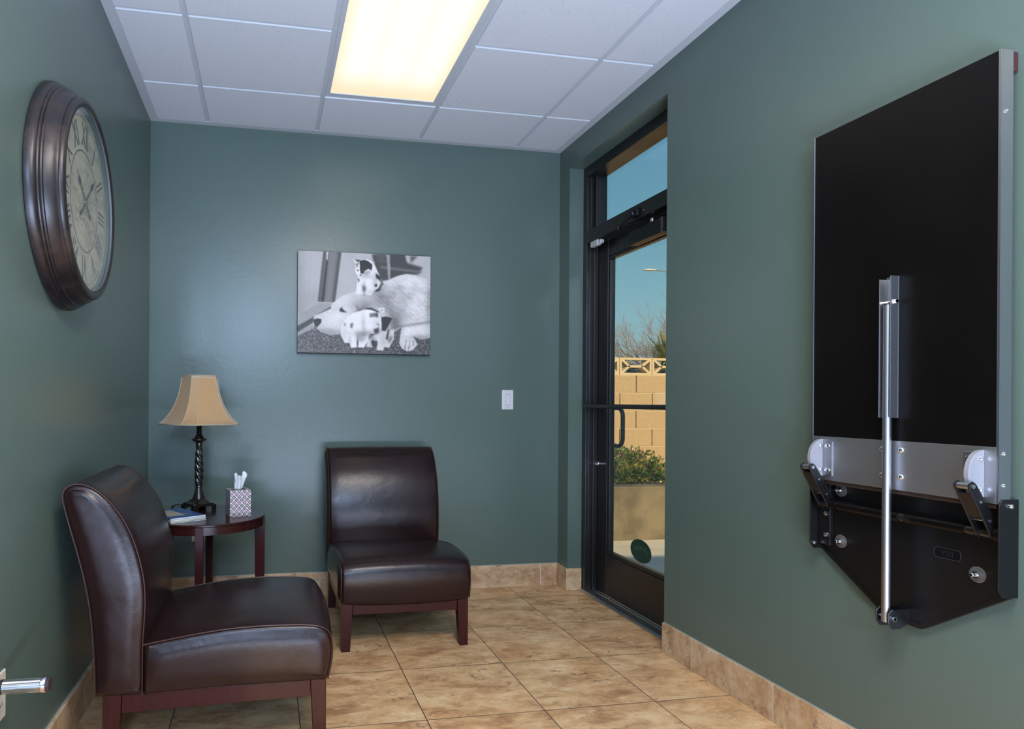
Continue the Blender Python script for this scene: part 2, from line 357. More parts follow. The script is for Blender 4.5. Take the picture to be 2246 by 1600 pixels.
# ------------------------------------------------------------------ glazed door
def door():
    t = thing('door_1', 'black aluminium framed glass entrance door with transom set in the green wall', 'door', (1.96, 3.24, 0)); t['kind'] = 'structure'
    R = t.location
    X0, X1 = 1.888, 2.002
    j = .048
    f = MB()
    f.box((X0, OY1-j, 0.0), (X1, OY1, OZ)); f.box((X0, OY0, 0.0), (X1, OY0+j, OZ))
    f.box((X0, OY0+j, 2.10), (X1, OY1-j, 2.177)); f.box((X0, OY0+j, 2.505), (X1, OY1-j, OZ))
    # stops round the leaf and glazing beads round the transom
    f.box((1.93, OY1-j-.014, .0126), (1.957, OY1-j, 2.10)); f.box((1.93, OY1-j-.03, 2.177), (X1, OY1-j, 2.505)); f.box((1.93, OY0+j, 2.177), (X1, OY0+j+.03, 2.505))
    f.box((X0+.018, OY1-j-.004, .0126), (X0+.024, OY1-j, 2.10)); f.box((X0+.018, OY1-j-.010, 2.177), (X0+.03, OY1-j, 2.505))
    f.build('door_frame', 'blackalu', t, R, smooth=0, bevel=.0015)
    MB().box((1.960, OY0+j+.02, 2.17), (1.966, OY1-j-.02, 2.515)).build('transom_glass', 'glass', t, R, smooth=0)
    # leaf
    ly0, ly1, lx0, lx1 = OY0+j+.004, OY1-j-.004, 1.958, 2.001
    gl0, gl1, gz0, gz1 = ly0+.125, ly1-.122, .272, 2.0
    b = MB()
    b.box((lx0, gl1, .018), (lx1, ly1, 2.094)); b.box((lx0, ly0, .018), (lx1, gl0, 2.094)); b.box((lx0+.0005, gl0, .018), (lx1, gl1, .250)); b.box((lx0+.0005, gl0, gz1), (lx1, gl1, 2.094))
    leaf = b.build('door_leaf', 'blackalu', t, R, smooth=0, bevel=.0015)
    s = MB()
    for (a0, a1, c0, c1) in ((gl0, gl1, .250, gz0), (gl0, gl1, gz1-.018, gz1), (gl0, gl0+.018, gz0, gz1-.018), (gl1-.018, gl1, gz0, gz1-.018)):
        s.box((lx0+.006, a0, c0), (lx1-.006, a1, c1))
    s.build('glazing_bead', 'blackalu', leaf, R, smooth=0, bevel=.002)
    MB().box((1.977, gl0+.01, gz0-.01), (1.983, gl1-.01, gz1-.01)).build('glass_pane', 'glass', leaf, R, smooth=0)
    # push bar with end brackets
    p = MB(); p.tube([(1.870, 3.672, 1.121), (1.870, 2.80, 1.121)], .0125, 16)
    pb = p.build('push_bar', 'blackalu', t, R)
    for y in (3.63, 2.84):
        q = MB(); q.box((1.866, y-.016, 1.107), (1.9585, y+.016, 1.136)); q.build('bracket', 'blackalu', pb, R, bevel=.003)
    # pull handle outside
    h = MB()
    arc = [(2.05, 3.55-.0+.05*(1-math.cos(a)), .935-.05*math.sin(a)) for a in [PI/2*k/6 for k in range(7)]]
    arct = [(2.05, 3.55+.05*(1-math.cos(a)), 1.06+.05*math.sin(a)) for a in [PI/2*k/6 for k in range(7)]]
    path = arct[::-1] + arc
    h.tube([(2.05, 3.63, 1.11)]+path+[(2.05, 3.63, .885)], .0125, 14); h.tube([(2.05, 3.625, .885), (2.0, 3.625, .885)], .0125, 12); h.tube([(2.05, 3.625, 1.11), (2.0, 3.625, 1.11)], .0125, 12)
    h.build('pull_handle', 'blackalu', t, R)
    # thumb turn lock
    k = MB(); k.lathe([(.0145, 0), (.0145, .006), (.010, .009)], lambda r, a, d: (1.958-d, 3.664+r*math.cos(a), .776+r*math.sin(a)), 24)
    k.box((1.932, 3.648, .771), (1.950, 3.680, .780))
    k.build('thumb_turn', 'chrome', t, R, bevel=.001)
    # closer with its folded arm
    c = MB(); c.box((1.900, 2.955, 1.985), (1.9578, 3.250, 2.060)); cl = c.build('door_closer', 'blackpowder', t, R, bevel=.004, bseg=3)
    c = MB(); c.box((1.8985, 2.936, 1.985), (1.9578, 2.9545, 2.060)); c.build('end_cap', pbr('worn_edge_plastic', (.045, .045, .05), .35), cl, R, bevel=.003)
    c = MB(); c.cyl((1.930, 3.07, 2.060), (1.930, 3.07, 2.086), .013); c.build('spindle', 'steel', cl, R)
    c = MB(); EL = (1.842, 3.25, 2.077)
    c.tube([(1.930, 3.07, 2.084), EL], .006, 8); c.tube([EL, (1.872, 3.15, 2.128)], .006, 8); c.cyl((EL[0], EL[1], 2.068), (EL[0], EL[1], 2.088), .009)
    c.build('closer_arm', 'blackpowder', cl, R)
    c = MB(); c.box((1.868, 3.115, 2.112), (1.8885, 3.185, 2.152)); c.cyl((1.872, 3.15, 2.120), (1.860, 3.15, 2.14), .013); c.build('arm_shoe', 'blackpowder', cl, R, bevel=.004)
    c = MB()
    for y in (3.197, 3.212, 3.08): c.sphere((1.887, y, 2.131), .0042, 8)
    build_each(c, 'screw', 'chrome', cl, R)
    # white contact sensor under the head of the frame
    s = MB(); s.box((1.889, 3.565, 2.066), (1.915, 3.650, 2.0995)); s.box((1.893, 3.535, 2.070), (1.915, 3.5645, 2.0935)); s.cyl((1.902, 3.535, 2.078), (1.902, 3.518, 2.078), .006, n=12)
    s.build('contact_sensor', pbr('white_sensor_plastic', (.55, .53, .55), .4), t, R, bevel=.003)
    # round green sticker low on the pane, seen from behind
    cy, cz, ry, rz = 3.232, .345, .100, .062
    s = MB(); s.prism([(ry*math.cos(2*PI*k/48), rz*math.sin(2*PI*k/48)) for k in range(48)], lambda a, b_, d: (d, cy+a, cz+b_), 1.9752, 1.9765)
    st = s.build('sticker', pbr('green_sticker', (.010, .055, .036), .5), t, R, smooth=0); st['label'] = 'oval dark green sticker on the glass'
    s = MB()
    rnd = random.Random(3)
    for i in range(8):
        a = .062-.0175*i; b0 = .020-.6*a*a*4-(0.008 if i % 2 else 0)
        yy, zz = cy+a, cz+b0+.002*i*0
        w, hh = .0085, .020
        pts = [[(0, 0), (0, 1)], [(0, 1), (1, .5)], [(0, 0), (.5, 1)], [(.5, 1), (1, 0)], [(1, 0), (1, 1)], [(0, .5), (1, .5)]]
        for (p0, p1) in rnd.sample(pts, 3):
            s.tube([(1.9748, yy-p0[0]*w, zz-.01+p0[1]*hh), (1.9748, yy-p1[0]*w, zz-.01+p1[1]*hh)], .0011, 5)
    s.build('lettering', pbr('pale_green_ink', (.05, .10, .075), .6), st, R)
door()

# ------------------------------------------------------------------ ceiling light
def ceiling_light():
    x0, x1 = .2688+.0125, .8784-.0125; y1, y0 = YB-.4887-.0125, YB-.4887-1.2192+.0125
    t = thing('ceiling_light', 'lit rectangular fluorescent ceiling light with warm white diffuser set in tiled ceiling', 'ceiling light', ((x0+x1)/2, (y0+y1)/2, H))
    f = MB(); fw = .022
    z0, z1 = H+.001, H+.012
    f.box((x0, y0, z0), (x0+fw, y1, z1)); f.box((x1-fw, y0, z0), (x1, y1, z1)); f.box((x0+fw, y0, z0), (x1-fw, y0+fw, z1)); f.box((x0+fw, y1-fw, z0), (x1-fw, y1, z1))
    f.build('frame', 'trimwhite', t, t.location, smooth=0, bevel=.002)
    h = MB(); h.box((x0, y0, H+.10), (x1, y1, H+.11)); h.box((x0, y0, H+.012), (x0+.004, y1, H+.10)); h.box((x1-.004, y0, H+.012), (x1, y1, H+.10)); h.box((x0, y0, H+.012), (x1, y0+.004, H+.10)); h.box((x0, y1-.004, H+.012), (x1, y1, H+.10))
    h.build('housing', 'trimwhite', t, t.location, smooth=0)
    m, nt, b = new_mat('prismatic_diffuser')
    geo = N(nt, 'ShaderNodeNewGeometry'); sep = N(nt, 'ShaderNodeSeparateXYZ'); link(nt, geo.outputs['Position'], sep.inputs[0])
    cx = (x0+x1)/2; acc = None
    for off in (-.17, 0, .17):                                          # three tubes glowing through the lens
        d = N(nt, 'ShaderNodeMath', operation='SUBTRACT'); link(nt, sep.outputs['X'], d.inputs[0]); d.inputs[1].default_value = cx+off
        q = N(nt, 'ShaderNodeMath', operation='MULTIPLY'); link(nt, d.outputs[0], q.inputs[0]); link(nt, d.outputs[0], q.inputs[1])
        e = N(nt, 'ShaderNodeMath', operation='MULTIPLY'); link(nt, q.outputs[0], e.inputs[0]); e.inputs[1].default_value = -150
        x = N(nt, 'ShaderNodeMath', operation='EXPONENT'); link(nt, e.outputs[0], x.inputs[0])
        if acc is None: acc = x
        else:
            s = N(nt, 'ShaderNodeMath', operation='ADD'); link(nt, acc.outputs[0], s.inputs[0]); link(nt, x.outputs[0], s.inputs[1]); acc = s
    ye = N(nt, 'ShaderNodeMapRange', interpolation_type='SMOOTHSTEP'); link(nt, sep.outputs['Y'], ye.inputs['Value']); ye.inputs['From Min'].default_value = y1-.02; ye.inputs['From Max'].default_value = y1-.30
    mu = N(nt, 'ShaderNodeMath', operation='MULTIPLY'); sc13 = N(nt, 'ShaderNodeMath', operation='MULTIPLY'); link(nt, acc.outputs[0], sc13.inputs[0]); sc13.inputs[1].default_value = 1.25; sc13.use_clamp = True; link(nt, sc13.outputs[0], mu.inputs[0]); link(nt, ye.outputs[0], mu.inputs[1])
    ra = N(nt, 'ShaderNodeMix', data_type='RGBA'); ra.clamp_factor = True
    ra.inputs['A'].default_value = (.95, .79, .50, 1); ra.inputs['B'].default_value = (1.16, 1.06, .90, 1); link(nt, mu.outputs[0], ra.inputs['Factor'])
    b.inputs['Base Color'].default_value = (.08, .08, .08, 1); b.inputs['Roughness'].default_value = .4
    link(nt, ra.outputs['Result'], b.inputs['Emission Color']); b.inputs['Emission Strength'].default_value = 1.0
    # lens with small prisms
    wv = N(nt, 'ShaderNodeTexChecker'); 
    MB().box((x0+fw, y0+fw, H+.0055), (x1-fw, y1-fw, H+.009)).build('diffuser', m, t, t.location, smooth=0)
ceiling_light()

# ------------------------------------------------------------------ leather slipper chair
def chaikin(p, it=2, closed=True, keep=()):
    for _ in range(it):
        q = []
        n = len(p)
        for i in range(n if closed else n-1):
            a, b = p[i], p[(i+1) % n]
            q += [(a[0]*.75+b[0]*.25, a[1]*.75+b[1]*.25), (a[0]*.25+b[0]*.75, a[1]*.25+b[1]*.75)]
        p = q
    return p
def resample(p, step):
    out = []; n = len(p)
    for i in range(n):
        a = Vector(p[i]).to_2d() if len(p[i]) > 2 else Vector(p[i]); b = Vector(p[(i+1) % n])
        k = max(1, int((b-a).length/step))
        for j in range(k): out.append(tuple(a.lerp(b, j/k)))
    return out
def chain(pts, K, it=2):
    """open smoothed chain with K evenly spaced points"""
    p = [Vector(q) for q in pts]
    for _ in range(it):
        q = [p[0]]
        for i in range(len(p)-1): q += [p[i].lerp(p[i+1], .25), p[i].lerp(p[i+1], .75)]
        p = q+[p[-1]]
    d = [0]
    for i in range(len(p)-1): d.append(d[-1]+(p[i+1]-p[i]).length)
    out = []; j = 0
    for k in range(K):
        t = d[-1]*k/(K-1)
        while j < len(p)-2 and d[j+1] < t: j += 1
        out.append(p[j].lerp(p[j+1], (t-d[j])/max(1e-9, d[j+1]-d[j])))
    return out
def cushion(A, B, W, crown, r, puff):
    """solid between two chains of a side profile (f, z): crowned across its width, rounded and puffed at the sides"""
    prof = A+B[::-1]; n = len(prof); K = len(A)
    ar = sum(prof[i].x*prof[(i+1) % n].y-prof[(i+1) % n].x*prof[i].y for i in range(n)); sg = 1 if ar > 0 else -1
    nor = []
    for i in range(n):
        d = (prof[(i+1) % n]-prof[i-1]).normalized(); nor.append(Vector((d.y, -d.x))*sg)
    st = []
    for k in range(6): th = PI/2*(1-k/5); st.append((-W/2+r-r*math.sin(th), r*(1-math.cos(th))))
    for k in range(1, 14): st.append((-(W/2-r)+(W-2*r)*k/14, 0))
    for k in range(6): th = PI/2*k/5; st.append((W/2-r+r*math.sin(th), r*(1-math.cos(th))))
    vs = []; fs = []
    for (w, ins) in st:
        s = 2*w/W
        for i in range(n):
            p = prof[i]; p = p+nor[i]*(crown(p)*(1-min(1, abs(s))**2.4)-ins); vs.append((p.x, w, p.y))
    m = len(st)
    for k in range(m-1):
        for i in range(n):
            j = (i+1) % n; fs.append((k*n+i, k*n+j, (k+1)*n+j, (k+1)*n+i))
    # side panels: a strip between the two chains, gently puffed
    Q = 10
    for base, sgn in ((0, -1), ((m-1)*n, 1)):
        o = len(vs); idx = []
        for i in range(K):
            a, b = Vector(vs[base+i]), Vector(vs[base+n-1-i]); row = []
            for q in range(Q+1):
                if q == 0: row.append(base+i); continue
                if q == Q: row.append(base+n-1-i); continue
                u = q/Q; e = min(1, i/4, (K-1-i)/4)
                p = a.lerp(b, u); p.y += sgn*puff*(1-(2*u-1)**4)*(1-(1-e)**2); row.append(len(vs)); vs.append(tuple(p))
            idx.append(row)
        for i in range(K-1):
            for q in range(Q):
                f = (idx[i][q], idx[i][q+1], idx[i+1][q+1], idx[i+1][q]); fs.append(f)
        for row in (idx[0], idx[-1]): pass
    out = MB(); out.add(vs, fs)
    return out

def make_chair(name, label, W=.612):
    t = thing(name, label, 'chair')
    rear = [(.080,.212),(.077,.30),(.075,.348),(.068,.447),(.056,.535),(.031,.645),(.001,.750),(-.018,.826),(-.020,.850),(-.008,.868),(.012,.876)]
    front = [(.2185,.212),(.2185,.367),(.221,.411),(.225,.467),(.226,.522),(.222,.572),(.211,.628),(.192,.695),(.165,.756),(.134,.802),(.102,.839),(.071,.864),(.044,.876),(.020,.8775)]
    A, B = chain(rear, 44), chain(front, 44)
    bo = cushion(A, B, W, lambda p: .016 if (p.x > .1 and p.y > .36) else .003, .017, .010).build('backrest', 'leather', t, smooth=65)
    low = [(.2200,.212),(.409,.216),(.648,.217),(.795,.218)]
    top = [(.2200,.369),(.300,.382),(.381,.394),(.462,.404),(.545,.408),(.629,.409),(.715,.406),(.765,.401),(.797,.389),(.811,.368),(.8165,.340),(.817,.303),(.811,.262),(.802,.224)]
    C, D = chain(low, 46), chain(top, 46)
    so = cushion(C, D, W, lambda p: (.017 if p.y > .36 else (.012 if p.x > .77 else 0)), .019, .010).build('seat', 'leather', t, smooth=65)
    # piping along the side edges
    for ob, prof in ((bo, A+B[::-1]), (so, D)):
        for sgn in (-1, 1):
            pp = MB(); path = [(q.x, sgn*(W/2-.0035), q.y) for q in prof]; pp.tube(path, .0024, 6); pp.build('piping', 'piping', ob)
    # tapered legs
    hw = W/2-.008
    for s in (-1, 1):
        for (f0, f1, fb0, fb1) in ((.745, .797, .757, .797), (.100, .156, .100, .146)):
            o, i_, ib = s*hw, s*(hw-.052), s*(hw-.040)
            a = [(fb0, min(o, ib), 0), (fb1, min(o, ib), 0), (fb1, max(o, ib), 0), (fb0, max(o, ib), 0)]
            b = [(f0, min(o, i_), .224), (f1, min(o, i_), .224), (f1, max(o, i_), .224), (f0, max(o, i_), .224)]
            MB().hexa(a, b).build('leg', 'wood', t, smooth=0, bevel=.002)
        MB().hexa([(.156, min(s*(hw-.004), s*(hw-.026)), .156), (.745, min(s*(hw-.004), s*(hw-.026)), .166), (.745, max(s*(hw-.004), s*(hw-.026)), .166), (.156, max(s*(hw-.004), s*(hw-.026)), .156)],
                  [(.156, min(s*(hw-.004), s*(hw-.026)), .2165), (.745, min(s*(hw-.004), s*(hw-.026)), .2205), (.745, max(s*(hw-.004), s*(hw-.026)), .2205), (.156, max(s*(hw-.004), s*(hw-.026)), .2165)]).build('side_rail', 'wood', t, smooth=0, bevel=.0015)
    MB().box((.768, -(hw-.052), .166), (.792, hw-.052, .2215)).build('front_rail', 'wood', t, smooth=0, bevel=.0015)
    MB().box((.104, -(hw-.052), .158), (.126, hw-.052, .2165)).build('rear_rail', 'wood', t, smooth=0, bevel=.0015)
    return t
def copy_thing(src):
    r = src.copy(); COL.objects.link(r)
    for ch in list(src.children):
        c = ch.copy(); COL.objects.link(c); c.parent = r
        for g in ch.children:
            d = g.copy(); COL.objects.link(d); d.parent = c
    return r
ch1 = make_chair('slipper_chair', 'nearer dark brown leather armless chair facing right beside the left wall')
ch1.location = (-.600, 2.4715, 0); ch1['group'] = 'leather slipper chairs'
ch2 = copy_thing(ch1); ch2.location = (.634, 3.765, 0); ch2.rotation_euler = (0, 0, -PI/2)
ch2['label'] = 'farther dark brown leather armless chair standing against the back wall under the dog picture'

# ------------------------------------------------------------------ round end table
TZ = .588
def end_table():
    cx, cy = -.293, 3.283; R = .285
    t = thing('end_table', 'round dark mahogany end table between the two leather chairs', 'table', (cx, cy, 0))
    L = t.location
    fn = lambda r, a, h: (cx+r*math.cos(a), cy+r*math.sin(a), h)
    MB().lathe([(R-.004, TZ-.012), (R, TZ-.009), (R, TZ-.003), (R-.003, TZ)], fn, 96).build('tabletop', 'tablewood', t, L, smooth=30)
    ap = MB(); ap.rings([[fn(r, 2*PI*k/96, h) for k in range(96)] for r, h in ((R-.003, TZ-.0125), (R-.003, TZ-.047), (R-.022, TZ-.047), (R-.022, TZ-.0125))], False, False)
    ap.build('apron', 'tablewood', t, L, smooth=30)
    for k in range(4):
        a = PI/2*k; u = Vector((math.cos(a), math.sin(a), 0)); w = Vector((-u.y, u.x, 0)); c = Vector((cx, cy, 0))
        def q(r, s, z): return tuple(c+u*r+w*s+Vector((0, 0, z)))
        r0, r1, h = R-.050, R-.0015, .018
        m = MB(); m.hexa([q(r0+.006, -h, 0), q(r1, -h, 0), q(r1, h, 0), q(r0+.006, h, 0)], [q(r0, -h, TZ-.0125), q(r1, -h, TZ-.0125), q(r1, h, TZ-.0125), q(r0, h, TZ-.0125)])
        m.build('leg', M['wood'], t, L, smooth=0, bevel=.002)
end_table()

# ------------------------------------------------------------------ table lamp
def fabric_mat():
    m, nt, b = new_mat('beige_shade_fabric')
    tc = N(nt, 'ShaderNodeTexCoord'); w = N(nt, 'ShaderNodeTexNoise'); w.inputs['Scale'].default_value = 400
    mp = N(nt, 'ShaderNodeMapping'); mp.inputs['Scale'].default_value = (1, 1, .08); link(nt, tc.outputs['Object'], mp.inputs['Vector']); link(nt, mp.outputs[0], w.inputs['Vector'])
    mx = N(nt, 'ShaderNodeMix', data_type='RGBA'); mx.inputs['A'].default_value = (.40, .238, .110, 1); mx.inputs['B'].default_value = (.54, .330, .156, 1)
    link(nt, w.outputs['Fac'], mx.inputs['Factor']); link(nt, mx.outputs['Result'], b.inputs['Base Color']); b.inputs['Roughness'].default_value = .5; b.inputs['Sheen Weight'].default_value = .3
    bp = N(nt, 'ShaderNodeBump'); bp.inputs['Strength'].default_value = .15; bp.inputs['Distance'].default_value = .001; link(nt, w.outputs['Fac'], bp.inputs['Height']); link(nt, bp.outputs[0], b.inputs['Normal'])
    return m
def table_lamp():
    cx, cy = -.338, 3.43; z0 = TZ+.0005
    t = thing('table_lamp', 'unlit black twist stem table lamp with beige bell shade on end table', 'lamp', (cx, cy, z0))
    L = t.location
    rot = math.radians(-90+36)                                           # direction the main shade panel faces
    def oct_(w, cut, z, ang=rot):
        pts = [(w, -w+cut), (w, w-cut), (w-cut, w), (-w+cut, w), (-w, w-cut), (-w, -w+cut), (-w+cut, -w), (w-cut, -w)]
        return [(cx+x*math.cos(ang)-y*math.sin(ang), cy+x*math.sin(ang)+y*math.cos(ang), z) for x, y in pts]
    zb, zt = 1.021, 1.262
    lev = [(0, 1.0), (.04, .925), (.12, .82), (.25, .70), (.42, .594), (.60, .515), (.80, .462), (1.0, .432)]
    wb, cb = .163, .0535
    out = [oct_(wb*s, cb*s, zb+(zt-zb)*h) for h, s in lev]; inn = [oct_(wb*s-.003, cb*s-.001, zb+(zt-zb)*h) for h, s in lev]
    sh = MB(); sh.rings(out, False, False); sh.rings(inn[::-1], False, False)
    so = sh.build('lamp_shade', fabric_mat(), t, L, smooth=30, fix=False)
    tr = MB()
    for i in range(8): tr.tube([r[i] for r in out], .0022, 6)
    for ring, r_ in ((out[0], .0035), (out[-1], .0035)): tr.tube(ring+[ring[0]], r_, 6)
    top = [[(p[0], p[1], zt-.012) for p in oct_(wb*.436+.001, cb*.436, 0)], [(p[0], p[1], zt+.001) for p in oct_(wb*.432+.001, cb*.432, 0)]]
    tr.rings(top, False, False)
    tr.build('shade_trim', pbr('shade_braid', (.46, .36, .25), .6), so, L)
    sp = MB()
    for a in (0, 2*PI/3, 4*PI/3): sp.tube([(cx, cy, zt-.03), (cx+.068*math.cos(a), cy+.068*math.sin(a), zt-.012)], .0015, 6)
    build_each(sp, 'spider', 'blackpowder', so, L)
    blk = pbr('black_bronze_enamel', (.010, .008, .007), .18, coat=.5)
    # foot: square with arched sides on four corner pads
    f = MB(); ang = math.radians(36)
    def sq(h, z, rnd=0.0, n=32):
        pts = []
        for k in range(n):
            a = 2*PI*(k+.5)/n; c, s = math.cos(a), math.sin(a)
            m = max(abs(c), abs(s)); rs = h/m; rr = rs*(1-rnd)+h*rnd
            x, y = rr*c, rr*s; pts.append((cx+x*math.cos(ang)-y*math.sin(ang), cy+x*math.sin(ang)+y*math.cos(ang), z))
        return pts
    f.rings([sq(.059, z0+.022), sq(.060, z0+.032), sq(.058, z0+.037), sq(.047, z0+.041), sq(.036, z0+.050, .2), sq(.030, z0+.056, .5), sq(.031, z0+.060, 1), sq(.029, z0+.064, 1)])
    fo = f.build('lamp_base', blk, t, L, smooth=35)
    for sx in (-1, 1):
        for sy in (-1, 1):
            m = MB(); c_, s_ = math.cos(ang), math.sin(ang)
            fn = lambda a, b, d: (cx+a*c_-b*s_, cy+a*s_+b*c_, d)
            m.prism([(sx*.063, sy*.063), (sx*.034, sy*.063), (sx*.048, sy*.048), (sx*.063, sy*.034)], fn, z0, z0+.030); m.build('foot', blk, fo, L, smooth=0, bevel=.002)
    s = MB(); lf = lambda r, a, h: (cx+r*math.cos(a), cy+r*math.sin(a), h)
    s.lathe([(.029, z0+.062), (.024, z0+.080), (.018, z0+.100), (.0155, z0+.112), (.018, z0+.116), (.016, z0+.121), (.015, z0+.124)], lf, 32)
    tw = []
    for k in range(91):
        u = k/90; z = z0+.122+(.322-.122)*u; R = .0145+.0055*math.sin(PI*min(1, .15+u*.9))
        tw.append([(cx+R*(1+.11*math.cos(5*(a+u*2.2*PI)))*math.cos(a), cy+R*(1+.11*math.cos(5*(a+u*2.2*PI)))*math.sin(a), z) for a in [2*PI*i/60 for i in range(60)]])
    s.rings(tw)
    s.lathe([(.015, z0+.320), (.0175, z0+.325), (.0155, z0+.330), (.017, z0+.338), (.030, z0+.346), (.0375, z0+.352), (.0375, z0+.356), (.026, z0+.362), (.018, z0+.372), (.0135, z0+.380), (.0135, z0+.470)], lf, 32)
    s.build('stem', blk, t, L, smooth=40)
    # cord: loops behind the foot, over the table edge and down to the outlet
    P = [(cx-.055, cy+.02, z0+.012), (-.415, 3.455, .598), (-.440, 3.46, .612), (-.462, 3.465, .605), (-.475, 3.49, .594), (-.480, 3.52, .5925), (-.482, 3.57, .585), (-.478, 3.60, .54), (-.470, 3.62, .46), (-.505, 3.63, .36), (-.515, 3.62, .20), (-.515, 3.64, .06), (-.50, 3.68, .006), (-.46, 3.74, .006), (-.40, 3.79, .06), (-.385, 3.82, .25), (-.383, 3.845, .365), (-.383, 3.862, .370)]
    q = []
    for i in range(len(P)-1):
        p0, p1, p2, p3 = [Vector(P[max(0, min(len(P)-1, i+d))]) for d in (-1, 0, 1, 2)]
        for k in range(6):
            u = k/6; q.append(.5*((2*p1)+(p2-p0)*u+(2*p0-5*p1+4*p2-p3)*u*u+(3*p1-p0-3*p2+p3)*u**3))
    c = MB(); c.tube(q+[Vector(P[-1])], .0032, 8); c.build('power_cord', 'rubber', t, L)
table_lamp()

# ------------------------------------------------------------------ tissue box
def tissue_box():
    t = thing('tissue_box', 'cube tissue box with magenta and black diamond pattern on end table', 'tissue box', (-.136, 3.246, TZ+.0005), math.radians(15))
    w, h = .100, .124
    m, nt, b = new_mat('diamond_print_card')
    uv = N(nt, 'ShaderNodeUVMap'); sep = N(nt, 'ShaderNodeSeparateXYZ'); link(nt, uv.outputs[0], sep.inputs[0])
    def mth(op, a, bb=None):
        n = N(nt, 'ShaderNodeMath', operation=op)
        for i, x in enumerate((a, bb)):
            if x is None: continue
            if isinstance(x, (int, float)): n.inputs[i].default_value = x
            else: link(nt, x, n.inputs[i])
        return n.outputs[0]
    A = mth('ADD', sep.outputs[0], sep.outputs[1]); B = mth('SUBTRACT', sep.outputs[0], sep.outputs[1])
    fa = mth('ABSOLUTE', mth('SUBTRACT', mth('FRACT', A), .5)); fb = mth('ABSOLUTE', mth('SUBTRACT', mth('FRACT', B), .5))
    d = mth('MAXIMUM', fa, fb)
    ring = mth('MULTIPLY', mth('GREATER_THAN', d, .19), mth('LESS_THAN', d, .38)); dot = mth('LESS_THAN', d, .085)
    ink = mth('MAXIMUM', ring, dot)
    chk = mth('FRACT', mth('MULTIPLY', mth('ADD', mth('FLOOR', A), mth('MULTIPLY', mth('FLOOR', B), 2)), 1/3))
    sel = mth('GREATER_THAN', chk, .5)
    ca = N(nt, 'ShaderNodeMix', data_type='RGBA'); ca.inputs['A'].default_value = (.035, .028, .036, 1); ca.inputs['B'].default_value = (.19, .055, .15, 1); link(nt, sel, ca.inputs['Factor'])
    cb = N(nt, 'ShaderNodeMix', data_type='RGBA'); cb.inputs['A'].default_value = (.66, .60, .60, 1); link(nt, ca.outputs['Result'], cb.inputs['B']); link(nt, ink, cb.inputs['Factor'])
    link(nt, cb.outputs['Result'], b.inputs['Base Color']); b.inputs['Roughness'].default_value = .35
    o = MB().box((-w/2, -w/2, 0), (w/2, w/2, h)).build('carton', m, t, smooth=0)
    me = o.data; ul = me.uv_layers.new(name='UVMap')
    for p in me.polygons:
        for li in p.loop_indices:
            co = me.vertices[me.loops[li].vertex_index].co; n = p.normal
            u, v = (co.x, co.z) if abs(n.y) > .5 else ((co.y, co.z) if abs(n.x) > .5 else (co.x, co.y))
            ul.data[li].uv = (u/.025+.25, v/.0272+.1)
    # oval opening and the sheet pulled up through it
    MB().prism([(.036*math.cos(2*PI*k/32), .022*math.sin(2*PI*k/32)) for k in range(32)], lambda a, b_, d_: (a, b_, d_), h, h+.0006).build('opening', 'shadow_gap', t, smooth=0)
    rnd = random.Random(5); rings = []
    for k in range(9):
        u = k/8; z = h-.004+.066*u; R = .013+.012*u
        rings.append([((R*(1+.32*math.sin(3*a+u*2)+.18*math.sin(7*a+1.7*u)))*math.cos(a)+.006*u, (R*.75*(1+.28*math.sin(4*a+1+u)))*math.sin(a), z+(.015*math.sin(2*a+.6)+.009*math.sin(5*a))*u*u) for a in [2*PI*i/36 for i in range(36)]])
    s = MB(); s.rings(rings, True, False); s.build('tissue', pbr('white_tissue', (.74, .76, .80), .9), t, smooth=180)
tissue_box()

# ------------------------------------------------------------------ magazines
def magazines():
    FL, FR = Vector((-.422, 3.049)), Vector((-.278, 3.144)); e1 = (FR-FL).normalized(); ang = math.atan2(e1.y, e1.x)
    specs = [('lowest thin teal edged magazine at bottom of stack on end table', (.16, .30, .31), .004, .004, -.010, 0.0),
             ('yellow edged magazine second from bottom of stack on end table', (.55, .44, .10), .005, .0, -.004, 1.2),
             ('white covered magazine just under the blue one on end table', (.62, .62, .62), .006, .003, -.003, -1.0),
             ('blue covered magazine with beige picture on top of stack on end table', (.022, .085, .24), .0065, 0, 0, 0)]
    z = TZ+.0005
    for i, (lab, col, th, dx, dy, da) in enumerate(specs):
        c = FL+e1*.086+Vector((-e1.y, e1.x))*.129
        t = thing('magazine', lab, 'magazine', (c.x+dx, c.y+dy, z), ang+math.radians(da), 'magazines on the end table')
        MB().box((-.0855, -.1285, .0007), (.0855, .1285, th-.0007)).build('pages', pbr('magazine_paper', (.66, .65, .64), .7), t, smooth=0)
        cm = pbr('magazine_cover', col, .3)
        k = MB(); k.box((-.086, -.129, th-.0006), (.086, .129, th)); k.box((-.086, -.129, 0), (.086, .129, .0006)); k.box((-.0865, -.129, 0), (-.0858, .129, th))
        co = k.build('cover', cm, t, smooth=0)
        if i == 3:
            p = MB(); p.box((-.066, -.070, th), (.016, .088, th+.0003)); p.build('cover_picture', pbr('beige_print', (.42, .36, .29), .35, var=.35, varscale=28), co, smooth=0)
            p = MB(); p.box((.030, -.085, th), (.040, -.010, th+.0003)); p.build('cover_caption', pbr('grey_print', (.16, .19, .25), .35), co, smooth=0)
        z += th+.0003
magazines()

